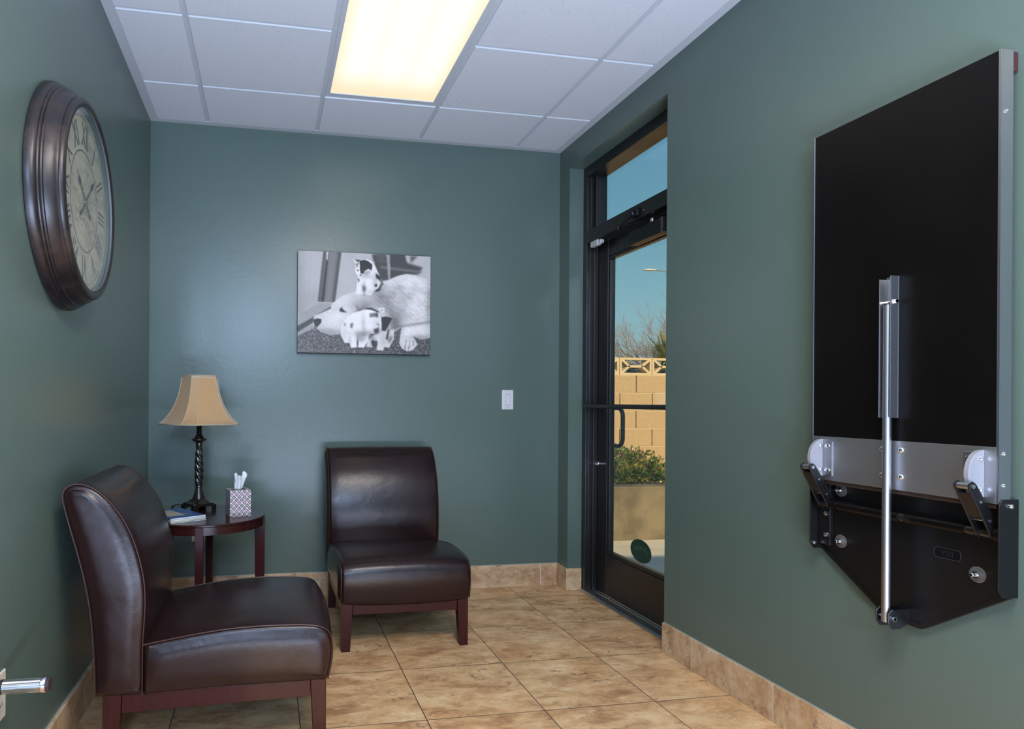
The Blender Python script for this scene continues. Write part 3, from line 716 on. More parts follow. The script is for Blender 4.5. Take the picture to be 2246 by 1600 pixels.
# ------------------------------------------------------------------ wall clock
def wall_clock():
    cy, cz = 2.2686, 1.7766
    t = thing('wall_clock', 'large round antique bronze wall clock with cream roman numeral dial on left wall', 'clock', (XL, cy, cz))
    L = t.location
    m, nt, b = new_mat('aged_bronze')
    tc = N(nt, 'ShaderNodeTexCoord'); n1 = N(nt, 'ShaderNodeTexNoise'); n1.inputs['Scale'].default_value = 9; n1.inputs['Detail'].default_value = 8; n1.inputs['Roughness'].default_value = .7
    link(nt, tc.outputs['Object'], n1.inputs['Vector'])
    r = N(nt, 'ShaderNodeValToRGB'); e = r.color_ramp.elements; e[0].position = .36; e[0].color = (.009, .0075, .0085, 1); e[1].position = .74; e[1].color = (.060, .038, .028, 1); k = e.new(.54); k.color = (.020, .0145, .0145, 1)
    link(nt, n1.outputs['Fac'], r.inputs[0]); link(nt, r.outputs[0], b.inputs['Base Color']); b.inputs['Roughness'].default_value = .35; b.inputs['Metallic'].default_value = .1
    bp = N(nt, 'ShaderNodeBump'); bp.inputs['Strength'].default_value = .2; bp.inputs['Distance'].default_value = .003; link(nt, n1.outputs['Fac'], bp.inputs['Height']); link(nt, bp.outputs[0], b.inputs['Normal'])
    fn = lambda r_, a, d: (XL+d, cy+r_*math.cos(a), cz+r_*math.sin(a))
    # stepped moulding from the wall out to the bezel, then down to the dial
    prof = [(.343, .0005), (.350, .004), (.3505, .012), (.3475, .024), (.343, .030), (.3405, .0315), (.3415, .035), (.340, .0385), (.3365, .040), (.3375, .0435), (.336, .047), (.331, .049), (.330, .052),
            (.3245, .066), (.318, .0745), (.3145, .078), (.313, .081), (.3135, .084), (.3125, .089), (.309, .0935), (.302, .0965), (.294, .0968), (.287, .095), (.2836, .091)]
    MB().lathe(prof, fn, 128, False, False).build('frame', m, t, L, smooth=28)
    MB().lathe([(.2836, .0915), (.2825, .080), (.280, .0700)], fn, 128, False, False).build('inner_ring', pbr('grey_blue_liner', (.075, .10, .105), .5), t, L, smooth=40, fix=False)
    MB().lathe([(.284, .0862), (.284, .0880)], fn, 96).build('glass_cover', 'clockglass', t, L, smooth=30)
    # dial
    m2, nt, b = new_mat('aged_cream_dial')
    tc = N(nt, 'ShaderNodeTexCoord'); n1 = N(nt, 'ShaderNodeTexNoise'); n1.inputs['Scale'].default_value = 8; n1.inputs['Detail'].default_value = 9; n1.inputs['Roughness'].default_value = .75; n1.inputs['Distortion'].default_value = .7
    mp = N(nt, 'ShaderNodeMapping'); mp.inputs['Rotation'].default_value = (.7, 0, 0); mp.inputs['Scale'].default_value = (1, 1, 2.6)
    link(nt, tc.outputs['Object'], mp.inputs[0]); link(nt, mp.outputs[0], n1.inputs['Vector'])
    r = N(nt, 'ShaderNodeValToRGB'); e = r.color_ramp.elements; e[0].position = .30; e[0].color = (.24, .20, .15, 1); e[1].position = .56; e[1].color = (.62, .55, .43, 1)
    link(nt, n1.outputs['Fac'], r.inputs[0]); link(nt, r.outputs[0], b.inputs['Base Color']); b.inputs['Roughness'].default_value = .7
    dl = MB().lathe([(.281, .0660), (.281, .0702)], fn, 96).build('dial', m2, t, L, smooth=30)
    ink = pbr('faded_black_ink', (.035, .036, .036), .7)
    g = MB()
    for r0, r1 in ((.1565, .1605), (.262, .2635)):
        g.rings([[fn(r_, 2*PI*k/96, d) for k in range(96)] for r_, d in ((r0, .0702), (r0, .0706), (r1, .0706), (r1, .0702))], False, False)
    for k in range(60):
        a = 2*PI*k/60
        g.add([fn(q, a+s*.0025, .0705) for q, s in ((.252, -1), (.262, -1), (.262, 1), (.252, 1))], [(0, 1, 2, 3)])
    # faint printed crest in the centre
    rr = random.Random(11)
    for k in range(46):
        a0 = rr.uniform(-1, 1); y_ = rr.gauss(.0, .05); z_ = rr.gauss(-.045, .04)
        g.add([(XL+.0705, cy+y_, cz+z_), (XL+.0705, cy+y_+.022, cz+z_+.02*a0), (XL+.0705, cy+y_+.022, cz+z_+.02*a0+.0016), (XL+.0705, cy+y_, cz+z_+.0016)], [(0, 1, 2, 3)])
    g.build('dial_print', ink, dl, L, smooth=0, fix=False)
    for k, s in enumerate(('XII', 'I', 'II', 'III', 'IIII', 'V', 'VI', 'VII', 'VIII', 'IX', 'X', 'XI')):
        th = -2*PI*k/12                                                   # clockwise; the dial faces +X, so right is +Y... seen from the room
        c, sn = math.cos(th), math.sin(th); R0 = .206
        # numeral axes: up = outward; right = clockwise tangent. viewer looks along -X: right hand is +Y mirrored
        up = Vector((0, math.sin(-th), math.cos(th))); rt = Vector((0, math.cos(th), -math.sin(-th)))
        ctr = Vector((XL+.0706, cy, cz))+up*R0
        f2 = lambda a, b_, d: tuple(ctr+rt*(a*.62)+up*(b_*1.05)+Vector((d, 0, 0)))
        text_mb(s, .105, f2, .0006).build('numeral', ink, dl, L, smooth=0)
    hand = pbr('black_clock_hands', (.012, .012, .013), .5)
    def hand_mb(a, ln, tail):
        up = Vector((0, math.sin(a), math.cos(a))); rt = Vector((0, up.z, -up.y)); c = Vector((XL, cy, cz))
        f3 = lambda p, q, d: tuple(c+rt*p+up*q+Vector((d, 0, 0)))
        pts = [(-.003, -tail), (-.008, -tail-.018), (0, -tail-.03), (.008, -tail-.018), (.003, -tail), (.0025, ln*.55), (.010, ln*.64), (.007, ln*.74), (.0015, ln*.80), (0, ln), (-.0015, ln*.80), (-.007, ln*.74), (-.010, ln*.64), (-.0025, ln*.55)]
        return MB().prism(pts, f3, .074, .0752)
    hand_mb(math.radians(-54), .125, .045).build('hour_hand', hand, t, L, smooth=0)
    hand_mb(math.radians(47), .160, .055).build('minute_hand', hand, t, L, smooth=0)
    MB().cyl((XL+.070, cy, cz), (XL+.0785, cy, cz), .008).build('hub', 'steel', t, L)
wall_clock()

# ------------------------------------------------------------------ canvas print of a dog and kittens (a flat black-and-white photograph)
def paint_print(Wp=292, Hp=222):
    rs = np.random.RandomState(4)
    U, V = np.meshgrid((np.arange(Wp)+.5)/Wp, (np.arange(Hp)+.5)/Hp)
    X = 192+U*1666; TOP = 170+75*U; BOT = 1455+25*U; Y = TOP+V*(BOT-TOP)
    def blur(a, s):
        if s <= 0: return a
        r = int(3*s)+1; k = np.exp(-.5*(np.arange(-r, r+1)/s)**2); k /= k.sum()
        p = np.pad(a, ((r, r), (r, r)), 'edge')
        p = sum(k[i]*p[:, i:i+a.shape[1]] for i in range(2*r+1)); return sum(k[i]*p[i:i+a.shape[0], :] for i in range(2*r+1))
    def mask(P):
        P = np.array(P, float); ins = np.zeros(X.shape, bool); j = len(P)-1
        for i in range(len(P)):
            xi, yi = P[i]; xj, yj = P[j]
            if yi != yj: ins ^= ((yi > Y) != (yj > Y)) & (X < (xj-xi)*(Y-yi)/(yj-yi)+xi)
            j = i
        return ins.astype(float)
    img = np.full(X.shape, .74)
    def G(cx, cy, rx, ry, amt, rot=0, clip=None):
        nonlocal img
        c_, s_ = math.cos(rot), math.sin(rot); dx, dy = X-cx, Y-cy
        g = np.exp(-.5*(((dx*c_+dy*s_)/rx)**2+((-dx*s_+dy*c_)/ry)**2)); img = img+amt*g*(1 if clip is None else clip)
    noise = rs.randn(Hp, Wp)
    n1 = blur(noise, 1.0)*2; n2 = blur(rs.randn(Hp, Wp), 1.6)*3.2; n4 = blur(rs.randn(Hp, Wp), 6)*12
    nf = rs.randn(Hp, Wp)                                                # short fur: streaks leaning down to the right
    nf = sum(np.roll(np.roll(nf, k, 1), k//2, 0) for k in range(-4, 5))/3; nf = blur(nf, .6)*1.3
    def P(pts, val, s=.7, al=1.0, tex=0.0):
        nonlocal img
        m = blur(mask(pts), s)*al; img = img*(1-m)+(val+tex*.3*(n1*.4+nf))*m
    img += -.10*np.clip((330-X)/140, 0, 1)+.03*n4*.3
    P([(345,180),(352,180),(330,800),(322,800)], .66, 1.2); P([(192,700),(450,640),(450,830),(192,980)], .62, 8, .5)
    P([(505,185),(722,195),(642,822),(438,815)], .42, 1.0); P([(545,270),(562,270),(512,818),(478,818)], .14, 1.2); P([(505,185),(530,187),(470,815),(440,815)], .33, 1.2); P([(690,195),(722,197),(650,820),(610,820)], .30, 1.2); P([(580,190),(668,194),(600,818),(530,818)], .50, 2); P([(538,188),(562,189),(556,290),(540,290)], .82, .8)
    P([(1105,215),(1530,232),(1560,330),(1752,385),(1700,470),(1500,482),(1300,545),(1200,560),(1150,440)], .24, 2.2); P([(1210,365),(1740,430),(1735,455),(1215,395)], .45, 2.0); P([(1160,215),(1280,222),(1290,330),(1170,320)], .32, 3)
    P([(1288,222),(1332,226),(1342,530),(1312,535)], .62, 1.0); P([(1535,236),(1600,240),(1570,330),(1545,300)], .72, 1.5); P([(1590,240),(1690,244),(1600,330)], .35, 2)
    P([(192,985),(445,832),(605,832),(605,868),(192,1118)], .64, 1.2, 1, .03); P([(192,1125),(605,872),(605,935),(192,1205)], .27, 1.2); P([(192,1210),(410,1085),(430,1110),(192,1258)], .62, 1.2)
    P([(185,1255),(480,1100),(900,1050),(1870,1150),(1870,1495),(185,1475)], .34, 1.0); cm = blur(mask([(185,1255),(480,1100),(900,1050),(1870,1150),(1870,1495),(185,1475)]), .8)
    img += cm*(noise*.085+n1*.05+.05*np.clip((900-X)/700, -1, 1))
    # dog
    DOG = [(910,680),(740,740),(650,808),(605,860),(602,900),(520,940),(400,992),(384,1030),(390,1130),(470,1198),(600,1232),(700,1226),(800,1180),(1300,1210),(1400,1190),(1482,1140),(1460,1330),(1490,1400),(1560,1440),(1640,1412),(1692,1350),(1640,1245),(1740,1288),(1857,1265),(1870,1100),(1870,575),(1780,520),(1640,478),(1540,464),(1430,490),(1300,548),(1200,560),(1100,640)]
    P(DOG, .83, .8, 1, .05); dm = blur(mask(DOG), 1.2)
    body = blur(mask([(1000,740),(1250,560),(1450,490),(1600,480),(1857,600),(1857,1000),(1600,1060),(1400,1000),(1240,900)]), 2); img += body*nf*.022
    for g in ((760,800,120,50,.06,-.3), (640,1050,120,80,.06), (560,1195,170,32,-.20,.1), (1010,860,130,60,-.20,.1), (950,930,60,20,-.25,-.6), (1300,860,50,190,-.20,-.5), (1180,760,90,60,-.12), (1560,590,150,90,.08), (1470,640,50,40,-.16,.5), (1370,720,40,60,-.14,.6),
              (1540,760,60,50,-.12,.4), (1640,690,50,60,-.08), (1680,880,110,120,.07), (1480,930,110,80,-.14,.5), (1400,1090,60,70,-.30), (1850,860,40,210,-.24), (1660,1095,200,14,-.24,-.15), (1560,1190,55,70,.09), (1740,1160,90,50,.06), (1750,1260,110,26,-.20), (700,985,90,40,.05), (820,880,70,40,.05), (1250,640,60,50,-.08)):
        G(*g, clip=dm) if len(g) == 6 else G(*g[:5], clip=dm)
    P([(384,1040),(440,1028),(482,1034),(486,1075),(445,1120),(425,1145),(402,1115)], .13, .9); P([(395,1110),(415,1150),(470,1196),(460,1200),(400,1150)], .25, .8); P([(415,1075),(432,1072),(430,1092)], .5, .7)
    P([(704,915),(738,880),(742,905),(775,935),(802,952),(760,948),(715,942)], .16, .8); P([(900,865),(925,860),(960,930),(1000,900),(960,955)], .35, 2, .8)
    for (x, y, a) in ((1540,1330,.45),(1590,1350,.5),(1640,1330,.4),(1530,1400,.3),(1575,1410,.35)): P([(x,y-40),(x+9,y-40),(x+4,y+35),(x-6,y+35)], a, 1, .8)
    P([(1470,1380),(1500,1420),(1580,1445),(1560,1460),(1480,1430)], .15, 1.5)
    # kitten on the dog's head
    P([(868,278),(905,296),(955,288),(1050,283),(1110,308),(1152,372),(1182,442),(1232,530),(1256,622),(1205,688),(1125,692),(1092,735),(1022,712),(980,722),(908,722),(918,600),(930,500),(898,430),(904,340)], .95, .7, 1, .02)
    P([(952,300),(1010,288),(1062,308),(1112,350),(1104,422),(1062,400),(1022,424),(1000,468),(962,455),(955,380)], .10, .8); P([(892,286),(965,290),(928,322)], .22, .8); P([(905,340),(940,320),(920,400)], .4, 1.2); P([(915,415),(938,412),(936,436)], .12, .7); P([(948,470),(985,476),(970,492)], .25, .8)
    P([(1158,458),(1222,500),(1252,600),(1205,686),(1128,692),(1195,640),(1222,575),(1190,530),(1160,525)], .16, 1.2); P([(1205,520),(1238,560),(1235,640),(1212,660),(1225,590)], .55, 1.2); P([(928,518),(955,540),(936,575)], .2, 1.2); P([(1000,440),(1092,420),(1075,468),(1010,478)], .62, 2.5); P([(982,600),(1040,645),(1005,695)], .52, 2.5); P([(1140,600),(1170,590),(1175,625),(1145,630)], .18, 1.2)
    P([(1110,735),(1160,765),(1230,850),(1200,840)], .6, 2, .8)
    # two kittens in front
    P([(860,960),(1000,918),(1100,918),(1192,950),(1232,1040),(1222,1150),(1182,1222),(1082,1222),(1062,1310),(1012,1392),(960,1392),(852,1397),(830,1332),(772,1332),(720,1232),(728,1110),(780,1030)], .95, .8, 1, .03)
    P([(1190,1190),(1312,1180),(1392,1170),(1392,1282),(1332,1392),(1270,1382),(1256,1432),(1170,1420),(1182,1305),(1102,1300),(1125,1390),(1040,1380),(1062,1292)], .88, .8, 1, .05)
    P([(1232,1010),(1290,1000),(1372,1022),(1345,1062),(1322,1112),(1282,1182),(1236,1176)], .10, .9); P([(1195,895),(1265,898),(1262,945),(1215,930)], .95, .8); P([(1312,1160),(1334,1160),(1312,1300),(1288,1280)], .22, 1.2); P([(1340,1250),(1380,1250),(1340,1330),(1310,1320)], .55, 2)
    P([(840,1092),(880,1078),(862,1152),(845,1140)], .38, 1.4); P([(758,1090),(785,1085),(775,1130)], .5, 1.5); P([(1078,962),(1180,950),(1192,1012),(1130,1002),(1085,1010)], .42, 1.4); P([(1150,960),(1185,960),(1180,1010)], .2, 1.2); P([(1130,1160),(1205,1135),(1202,1200),(1152,1222)], .30, 1.8); P([(1008,905),(1050,888),(1110,892),(1205,942),(1190,952),(1095,912)], .18, .9); P([(1160,1075),(1205,1105),(1195,1115)], .35, .9)
    P([(900,1210),(1060,1210),(1010,1320),(930,1320)], .62, 4, .8, .08); P([(1000,1050),(1010,1120),(1040,1160),(1020,1165)], .6, 2.2, .8); P([(925,1300),(940,1300),(935,1390),(925,1390)], .5, 1.2); P([(1060,1240),(1120,1230),(1180,1290),(1110,1300)], .6, 3, .8)
    P([(840,1395),(1010,1392),(1020,1410),(850,1412)], .2, 1.4, .7); P([(1160,1425),(1260,1435),(1250,1450),(1165,1440)], .2, 1.4, .7); P([(1125,1300),(1180,1305),(1170,1400),(1130,1390)], .2, 2, .8)
    for g in ((1150,560,26,80,-.16), (1008,655,16,55,-.26), (1030,500,60,16,-.16), (1090,690,40,20,-.10), (1002,1085,18,80,-.13), (1050,1205,110,26,-.22), (935,1330,8,60,-.28), (835,1310,14,60,-.14), (765,1210,30,80,-.08), (1180,1080,40,60,-.10), (1100,960,60,30,.04), (1260,1300,30,60,-.12), (1350,1290,25,70,-.12), (1110,1330,20,50,-.2)):
        G(*g)
    P([(1108,305),(1140,318),(1128,352)], .9, .6); P([(1112,315),(1130,322),(1122,342)], .55, .6); P([(1192,900),(1270,896),(1248,962),(1225,940)], .93, .7); P([(1215,912),(1252,908),(1240,945)], .62, .8)
    img += noise*.008
    return np.clip(img, .03, .97)
def picture():
    y0 = YB-.002; x0, x1, z0, z1 = .166, .957, 1.4185, 2.0125; th = .036
    t = thing('canvas_picture', 'black and white canvas photograph of a dog with three kittens on back wall', 'picture', ((x0+x1)/2, YB, z0))
    L = t.location
    MB().box((x0, y0-th, z0), (x1, y0, z1)).build('canvas', 'blackpowder', t, L, smooth=0, bevel=.002)
    Wp, Hp = 292, 222; img = paint_print(Wp, Hp)
    vs = []; fs = []
    for j in range(Hp):
        for i in range(Wp): vs.append((x0+.0015+(x1-x0-.003)*i/(Wp-1), y0-th-.0006, z1-.0015-(z1-z0-.005)*j/(Hp-1)))
    for j in range(Hp-1):
        for i in range(Wp-1): a = j*Wp+i; fs.append((a, a+Wp, a+Wp+1, a+1))
    m, nt, b = new_mat('photo_print'); at = N(nt, 'ShaderNodeVertexColor'); at.layer_name = 'ink'
    link(nt, at.outputs['Color'], b.inputs['Base Color']); b.inputs['Roughness'].default_value = .5
    mb = MB(); mb.add(vs, fs); o = mb.build('print', m, t, L, smooth=0, fix=False)
    ca = o.data.color_attributes.new('ink', 'FLOAT_COLOR', 'POINT')
    g = img.ravel(); lin = np.where(g < .04045, g/12.92, ((g+.055)/1.055)**2.4)*.93
    arr = np.ones((len(g), 4), np.float32); arr[:, 0] = lin*1.04; arr[:, 1] = lin*.97; arr[:, 2] = lin*.93
    ca.data.foreach_set('color', arr.ravel())
picture()

# ------------------------------------------------------------------ switch, outlets
def plates():
    x, z = 1.4595, 1.156
    t = thing('light_switch', 'white rocker light switch on the back wall left of the door', 'switch', (x, YB, z)); L = t.location
    MB().box((x-.037, YB-.006, z-.0605), (x+.037, YB, z+.0605)).build('wall_plate', 'whiteplastic', t, L, smooth=0, bevel=.004, bseg=3)
    MB().box((x-.0165, YB-.0072, z-.034), (x+.0165, YB-.006, z+.034)).build('bezel', 'greyplastic', t, L, smooth=0)
    MB().prism([(-.032, .0075), (.0, .0095), (.032, .0125), (.032, .006), (-.032, .006)], lambda a, b, d: (d, YB-b, z-a), x-.0150, x+.0150).build('rocker', 'whiteplastic', t, L, smooth=0, bevel=.001)
    s = MB()
    for dz in (-.049, .049): s.cyl((x, YB-.0068, z+dz), (x, YB-.0055, z+dz), .0035, n=12)
    build_each(s, 'screw', 'greyplastic', t, L)
    def outlet(t, c, nx, label=None):
        # nx: outward axis 'x' (left wall) or 'y' (back wall)
        f = (lambda a, b, d: (XL+d, c[0]+a, c[1]+b)) if nx == 'x' else (lambda a, b, d: (c[0]+a, YB-d, c[1]+b))
        L = t.location
        p = MB(); p.prism([(-.036, -.0605), (.036, -.0605), (.036, .0605), (-.036, .0605)], f, 0, .006); p.build('wall_plate', 'ivory' if nx == 'x' else 'whiteplastic', t, L, smooth=0, bevel=.003)
        for s in (-1, 1):
            q = MB(); q.prism([(.0165*math.cos(2*PI*k/24), s*.021+max(-.0135, min(.0135, .0165*math.sin(2*PI*k/24)))) for k in range(24)], f, .006, .0078)
            so = q.build('socket', 'ivory' if nx == 'x' else 'whiteplastic', t, L, smooth=0)
            h = MB()
            for a in (-.0065, .0065): h.prism([(a-.001, s*.021-.002), (a+.001, s*.021-.002), (a+.001, s*.021+.006), (a-.001, s*.021+.006)], f, .0078, .0082)
            build_each(h, 'slot', 'shadow_gap', so, L, smooth=0)
    t = thing('electrical_outlet', 'cream electrical outlet low on the left wall at the photo edge', 'outlet', (XL, 1.786, .393)); outlet(t, (1.786, .393), 'x')
    t = thing('electrical_outlet', 'white electrical outlet on back wall behind the end table', 'outlet', (-.383, YB, .397)); outlet(t, (-.383, .397), 'y')
    # chrome stub standing out from the wall in front of the left outlet
    y, z = 1.742, .4375
    t = thing('chrome_handle', 'short chrome handle with dark end cap sticking out of left wall above outlet', 'handle', (XL, y, z)); L = t.location
    fn = lambda r, a, d: (d, y+r*math.cos(a), z+r*math.sin(a))
    MB().lathe([(.022, XL+.0066), (.022, XL+.011), (.0165, XL+.0125), (.0165, -.633), (.0168, -.632)], fn, 32).build('collar', 'steel', t, L)
    MB().lathe([(.0172, -.633), (.0175, -.630), (.0172, -.627)], fn, 32).build('black_ring', 'rubber', t, L)
    rg = []
    for d in (-.627, -.542):
        rg.append([fn(.0175+.0005*math.cos(12*a), a, d) for a in [2*PI*k/96 for k in range(96)]])
    MB().rings(rg).build('grip', 'chrome', t, L, smooth=50)
    MB().lathe([(.0172, -.542), (.0190, -.541), (.0190, -.531), (.0182, -.530)], fn, 32).build('end_collar', 'chrome', t, L)
    MB().lathe([(.0180, -.530), (.0182, -.5235), (.0165, -.522)], fn, 32).build('end_cap', pbr('dark_end_plug', (.045, .03, .035), .4), t, L)
plates()

# ------------------------------------------------------------------ fold-down exam table on the right wall
def lift_table():
    yn, yf = 1.3015, 1.8584; xf = 1.741; xb = 1.775; zb, zm, zt = .9, 1.038, 2.004
    ym = 1.5795
    t = thing('mounted_folding_table', 'black and steel fold-up exam table with support pole mounted on right wall', 'folding table', (XR, ym, .5)); L = t.location
    # top panel, steel edging, steel band
    MB().box((xf+.0012, yn+.0018, zm), (xb, yf-.0018, zt-.001)).build('panel', 'blacklam', t, L, smooth=0, bevel=.001)
    e = MB(); e.box((xf-.0006, yn, zb), (xb+.002, yn+.0018, zt)); e.box((xf-.0006, yf-.0018, zb), (xb+.002, yf, zt)); e.box((xf-.0006, yn, zb), (xf+.0012, yn+.006, zt)); e.box((xf-.0006, yf-.006, zb), (xf+.0012, yf, zt))
    ed = e.build('steel_edge', 'steel', t, L, smooth=0, bevel=.0006)
    s = MB()
    for z in (1.854, 1.022, .945): s.lathe([(.0052, 0), (.0045, .002), (.002, .003)], lambda r, a, d: (1.757+r*math.cos(a), yn-d, z+r*math.sin(a)), 14)
    build_each(s, 'screw', 'chrome', ed, L)
    MB().box((xf-.0004, yn+.0061, zb), (xb, yf-.0061, zm)).build('steel_band', 'steelband', t, L, smooth=0, bevel=.0006)
    MB().box((xf+.006, yn+.01, zb-.013), (xb+.006, yf-.01, zb-.0005)).build('lower_edge', pbr('brown_edge_trim', (.035, .022, .016), .4), t, L, smooth=0, bevel=.003)
    MB().box((xb+.001, yn+.004, 1.955), (XR-.0012, yn+.03, 2.003)).build('bumper', 'maroon', t, L, smooth=0, bevel=.002)
    MB().box((xb+.001, yf-.03, 1.955), (XR-.0012, yf-.004, 2.003)).build('bumper', 'maroon', t, L, smooth=0, bevel=.002)
    b = MB()
    for z in (1.013, .938):
        for y in (1.552, 1.606): b.lathe([(.0085, 0), (.0080, .003), (.005, .0055), (.001, .006)], lambda r, a, d: (xf-.0004-d, y+r*math.cos(a), z+r*math.sin(a)), 18)
    build_each(b, 'bolt', 'chrome', t, L)
    # wall pan with side flanges and pointed foot
    pan = MB(); pts = [(yf, .898), (yf, .672), (ym+.050, .520), (ym-.055, .520), (yn, .672), (yn, .898)]
    pan.prism(pts, lambda a, b_, d: (d, a, b_), XR-.0145, XR-.0012)
    po = pan.build('wall_pan', 'blackpowder', t, L, smooth=0, bevel=.001)
    fl = [(XR-.0012, .672), (XR-.046, .672), (XR-.060, .690), (XR-.060, .895), (XR-.050, .911), (XR-.0012, .911)]
    for y in (yn-.0035, yf+.0005):
        m = MB(); m.prism(fl, lambda a, b_, d: (a, d, b_), y, y+.003); m.build('side_flange', 'blackpowder', po, L, smooth=0, bevel=.0008)
    m = MB(); m.prism([(yn-.0005, .672), (ym-.055, .520), (ym-.055, .533), (yn-.0005, .685)], lambda a, b_, d: (d, a, b_), XR-.018, XR-.0146)
    m.prism([(yf, .672), (yf, .685), (ym+.05, .533), (ym+.05, .520)], lambda a, b_, d: (d, a, b_), XR-.018, XR-.0146)
    m.box((XR-.018, ym-.055, .520), (XR-.0146, ym+.05, .533)); m.build('rim', 'blackpowder', po, L, smooth=0)
    br = MB(); br.box((XR-.030, yf-.045, .688), (XR-.0146, yf-.001, .898)); br.build('hinge_bracket', 'blackpowder', po, L, smooth=0, bevel=.002)
    bolts = MB()
    for y, z in ((yf-.033, .882), (yf-.033, .79), (yf-.033, .722)): bolts.lathe([(.0075, 0), (.007, .006), (.003, .008)], lambda r, a, d: (XR-.030-d, y+r*math.cos(a), z+r*math.sin(a)), 6)
    bolts.lathe([(.0065, 0), (.006, .005), (.003, .007)], lambda r, a, d: (XR-.028+r*math.cos(a), yn-.0035-d, .895+r*math.sin(a)), 14)
    bolts.lathe([(.0065, 0), (.006, .004), (.003, .005)], lambda r, a, d: (XR-.045+r*math.cos(a), yf-.0005-d, .69+r*math.sin(a)), 14)
    build_each(bolts, 'bolt', 'chrome', po, L, smooth=30)
    for y, z in ((1.786, .869), (1.786, .708), (1.380, .708)):
        w = MB(); w.lathe([(.0205, XR-.0146), (.0205, XR-.0170), (.0195, XR-.0176)], lambda r, a, d: (d, y+r*math.cos(a), z+r*math.sin(a)), 32); wo = w.build('washer', 'washer', t, L, smooth=30)
        n_ = MB(); n_.lathe([(.0090, XR-.0176), (.0090, XR-.0235)], lambda r, a, d: (d, y+r*math.cos(a), z+r*math.sin(a)), 6); n_.lathe([(.0050, XR-.0235), (.0050, XR-.035), (.004, XR-.036)], lambda r, a, d: (d, y+r*math.cos(a), z+r*math.sin(a)), 12); n_.build('nut', 'chrome', wo, L, smooth=30)
    # embossed name plate
    yc, zc, hw, hh, rr = 1.4565, .7435, .0345, .0135, .008
    pts = [(sx*(hw-rr)+rr*math.cos(a), sy*(hh-rr)+rr*math.sin(a)) for (sx, sy, a0) in ((1, 1, 0), (-1, 1, PI/2), (-1, -1, PI), (1, -1, 1.5*PI)) for a in [a0+PI/2*k/5 for k in range(6)]]
    pl = MB(); pl.prism(pts, lambda a, b_, d: (d, yc+a, zc+b_), XR-.0146, XR-.0158); plo = pl.build('name_plate', pbr('gloss_black_plate', (.004, .004, .005), .25), t, L, smooth=0)
    g = MB(); g.tube([(XR-.0155, yc+a, zc+b_) for a, b_ in pts]+[(XR-.0155, yc+pts[0][0], zc+pts[0][1])], .0011, 6); g.build('plate_rim', pbr('dark_grey_rim', (.016, .016, .017), .4), plo, L)
    text_mb('VSSI', .021, lambda a, b_, d: (XR-.0162-d, yc-a*.92, zc+b_), .0012).build('lettering', pbr('raised_black_letters', (.010, .010, .011), .35), plo, L, smooth=0)
    # torsion bar
    sx_, sz = 1.762, .8225
    MB().cyl((sx_, yn+.001, sz), (sx_, yf-.002, sz), .0125, n=24).build('torsion_bar', pbr('black_polished_bar', (.012, .010, .008), .25, coat=.3), t, L)
    c = MB()
    for y0, y1, r in ((1.39, 1.55, .0150), (1.57, 1.775, .0150), (yn+.003, yn+.016, .019), (yf-.018, yf-.006, .019), (1.780, 1.790, .019)): c.cyl((sx_, y0, sz), (sx_, y1, sz), r, n=24)
    build_each(c, 'bar_sleeve', 'blacklam', t, L)
    # D-shaped cams on the band, each with its foot flange
    for yc_, ysgn in ((1.340, 1), (1.8185, -1)):
        zc = .971; R = .0585; pr = .047
        p2 = [(xf-.0005, zc-R)]+[(xf-.0005-pr*math.cos(a), zc+R*math.sin(a)) for a in [-PI/2+PI*k/24 for k in range(1, 24)]]+[(xf-.0005, zc+R)]
        m = MB(); m.prism(p2, lambda a, b_, d: (a, d, b_), yc_-.0065, yc_+.0065); co = m.build('cam_plate', 'polysteel', t, L, smooth=30, bevel=.001)
        fy0, fy1 = (yc_+.0066, yc_+.042) if ysgn > 0 else (yc_-.042, yc_-.0066)
        m = MB(); m.box((xf-.0035, fy0, zc-.056), (xf-.0005, fy1, zc+.052)); m.build('cam_foot', 'steel', co, L, smooth=0, bevel=.0008)
        bo = MB()
        for dz in (-.038, .038):
            bo.lathe([(.0062, 0), (.0058, .0035), (.002, .005)], lambda r, a, d: (xf-.0035-d, (fy0+fy1)/2+.004*ysgn+r*math.cos(a), zc+dz+r*math.sin(a)), 14)
            bo.lathe([(.0060, 0), (.0056, .0035), (.002, .005)], lambda r, a, d: (xf-.013+r*math.cos(a), yc_-.0065-d, zc+dz+r*math.sin(a)), 14)
        build_each(bo, 'bolt', 'chrome', co, L, smooth=30)
        # lever with roller
        A = Vector((1.690, yc_, .9415)); B = Vector((sx_, yc_, sz)); d = (B-A).normalized(); n_ = Vector((d.z, 0, -d.x))
        if n_.x > 0: n_ = -n_
        hwid = .017
        lv = MB()
        for s in (-1, 1):
            y0 = yc_+s*hwid-.002; y1 = yc_+s*hwid+.002
            oa, ob, w0, w1 = A-d*.010, B+d*.014, .012, .017
            q = [oa+n_*w0*.6, oa-n_*w0*.6, A-n_*w0, B-n_*w1, ob-n_*w1*.6, ob+n_*w1*.6, B+n_*w1, A+n_*w0]
            lv.prism([(p.x, p.z) for p in q], lambda a, b_, dd: (a, dd, b_), y0, y1)
        fa, fb = A+d*.014, A+d*.085
        lv.prism([(p.x, p.z) for p in (fa+n_*.0118, fb+n_*.0135, fb+n_*.0105, fa+n_*.0088)], lambda a, b_, dd: (a, dd, b_), yc_-hwid-.0019, yc_+hwid+.0019)
        lo = lv.build('lever_arm', 'blackpowder', t, L, smooth=0, bevel=.0012)
        r_ = MB(); r_.cyl((A.x, yc_-hwid+.003, A.z), (A.x, yc_+hwid-.003, A.z), .0088, n=24); r_.build('roller', 'steel', lo, L)
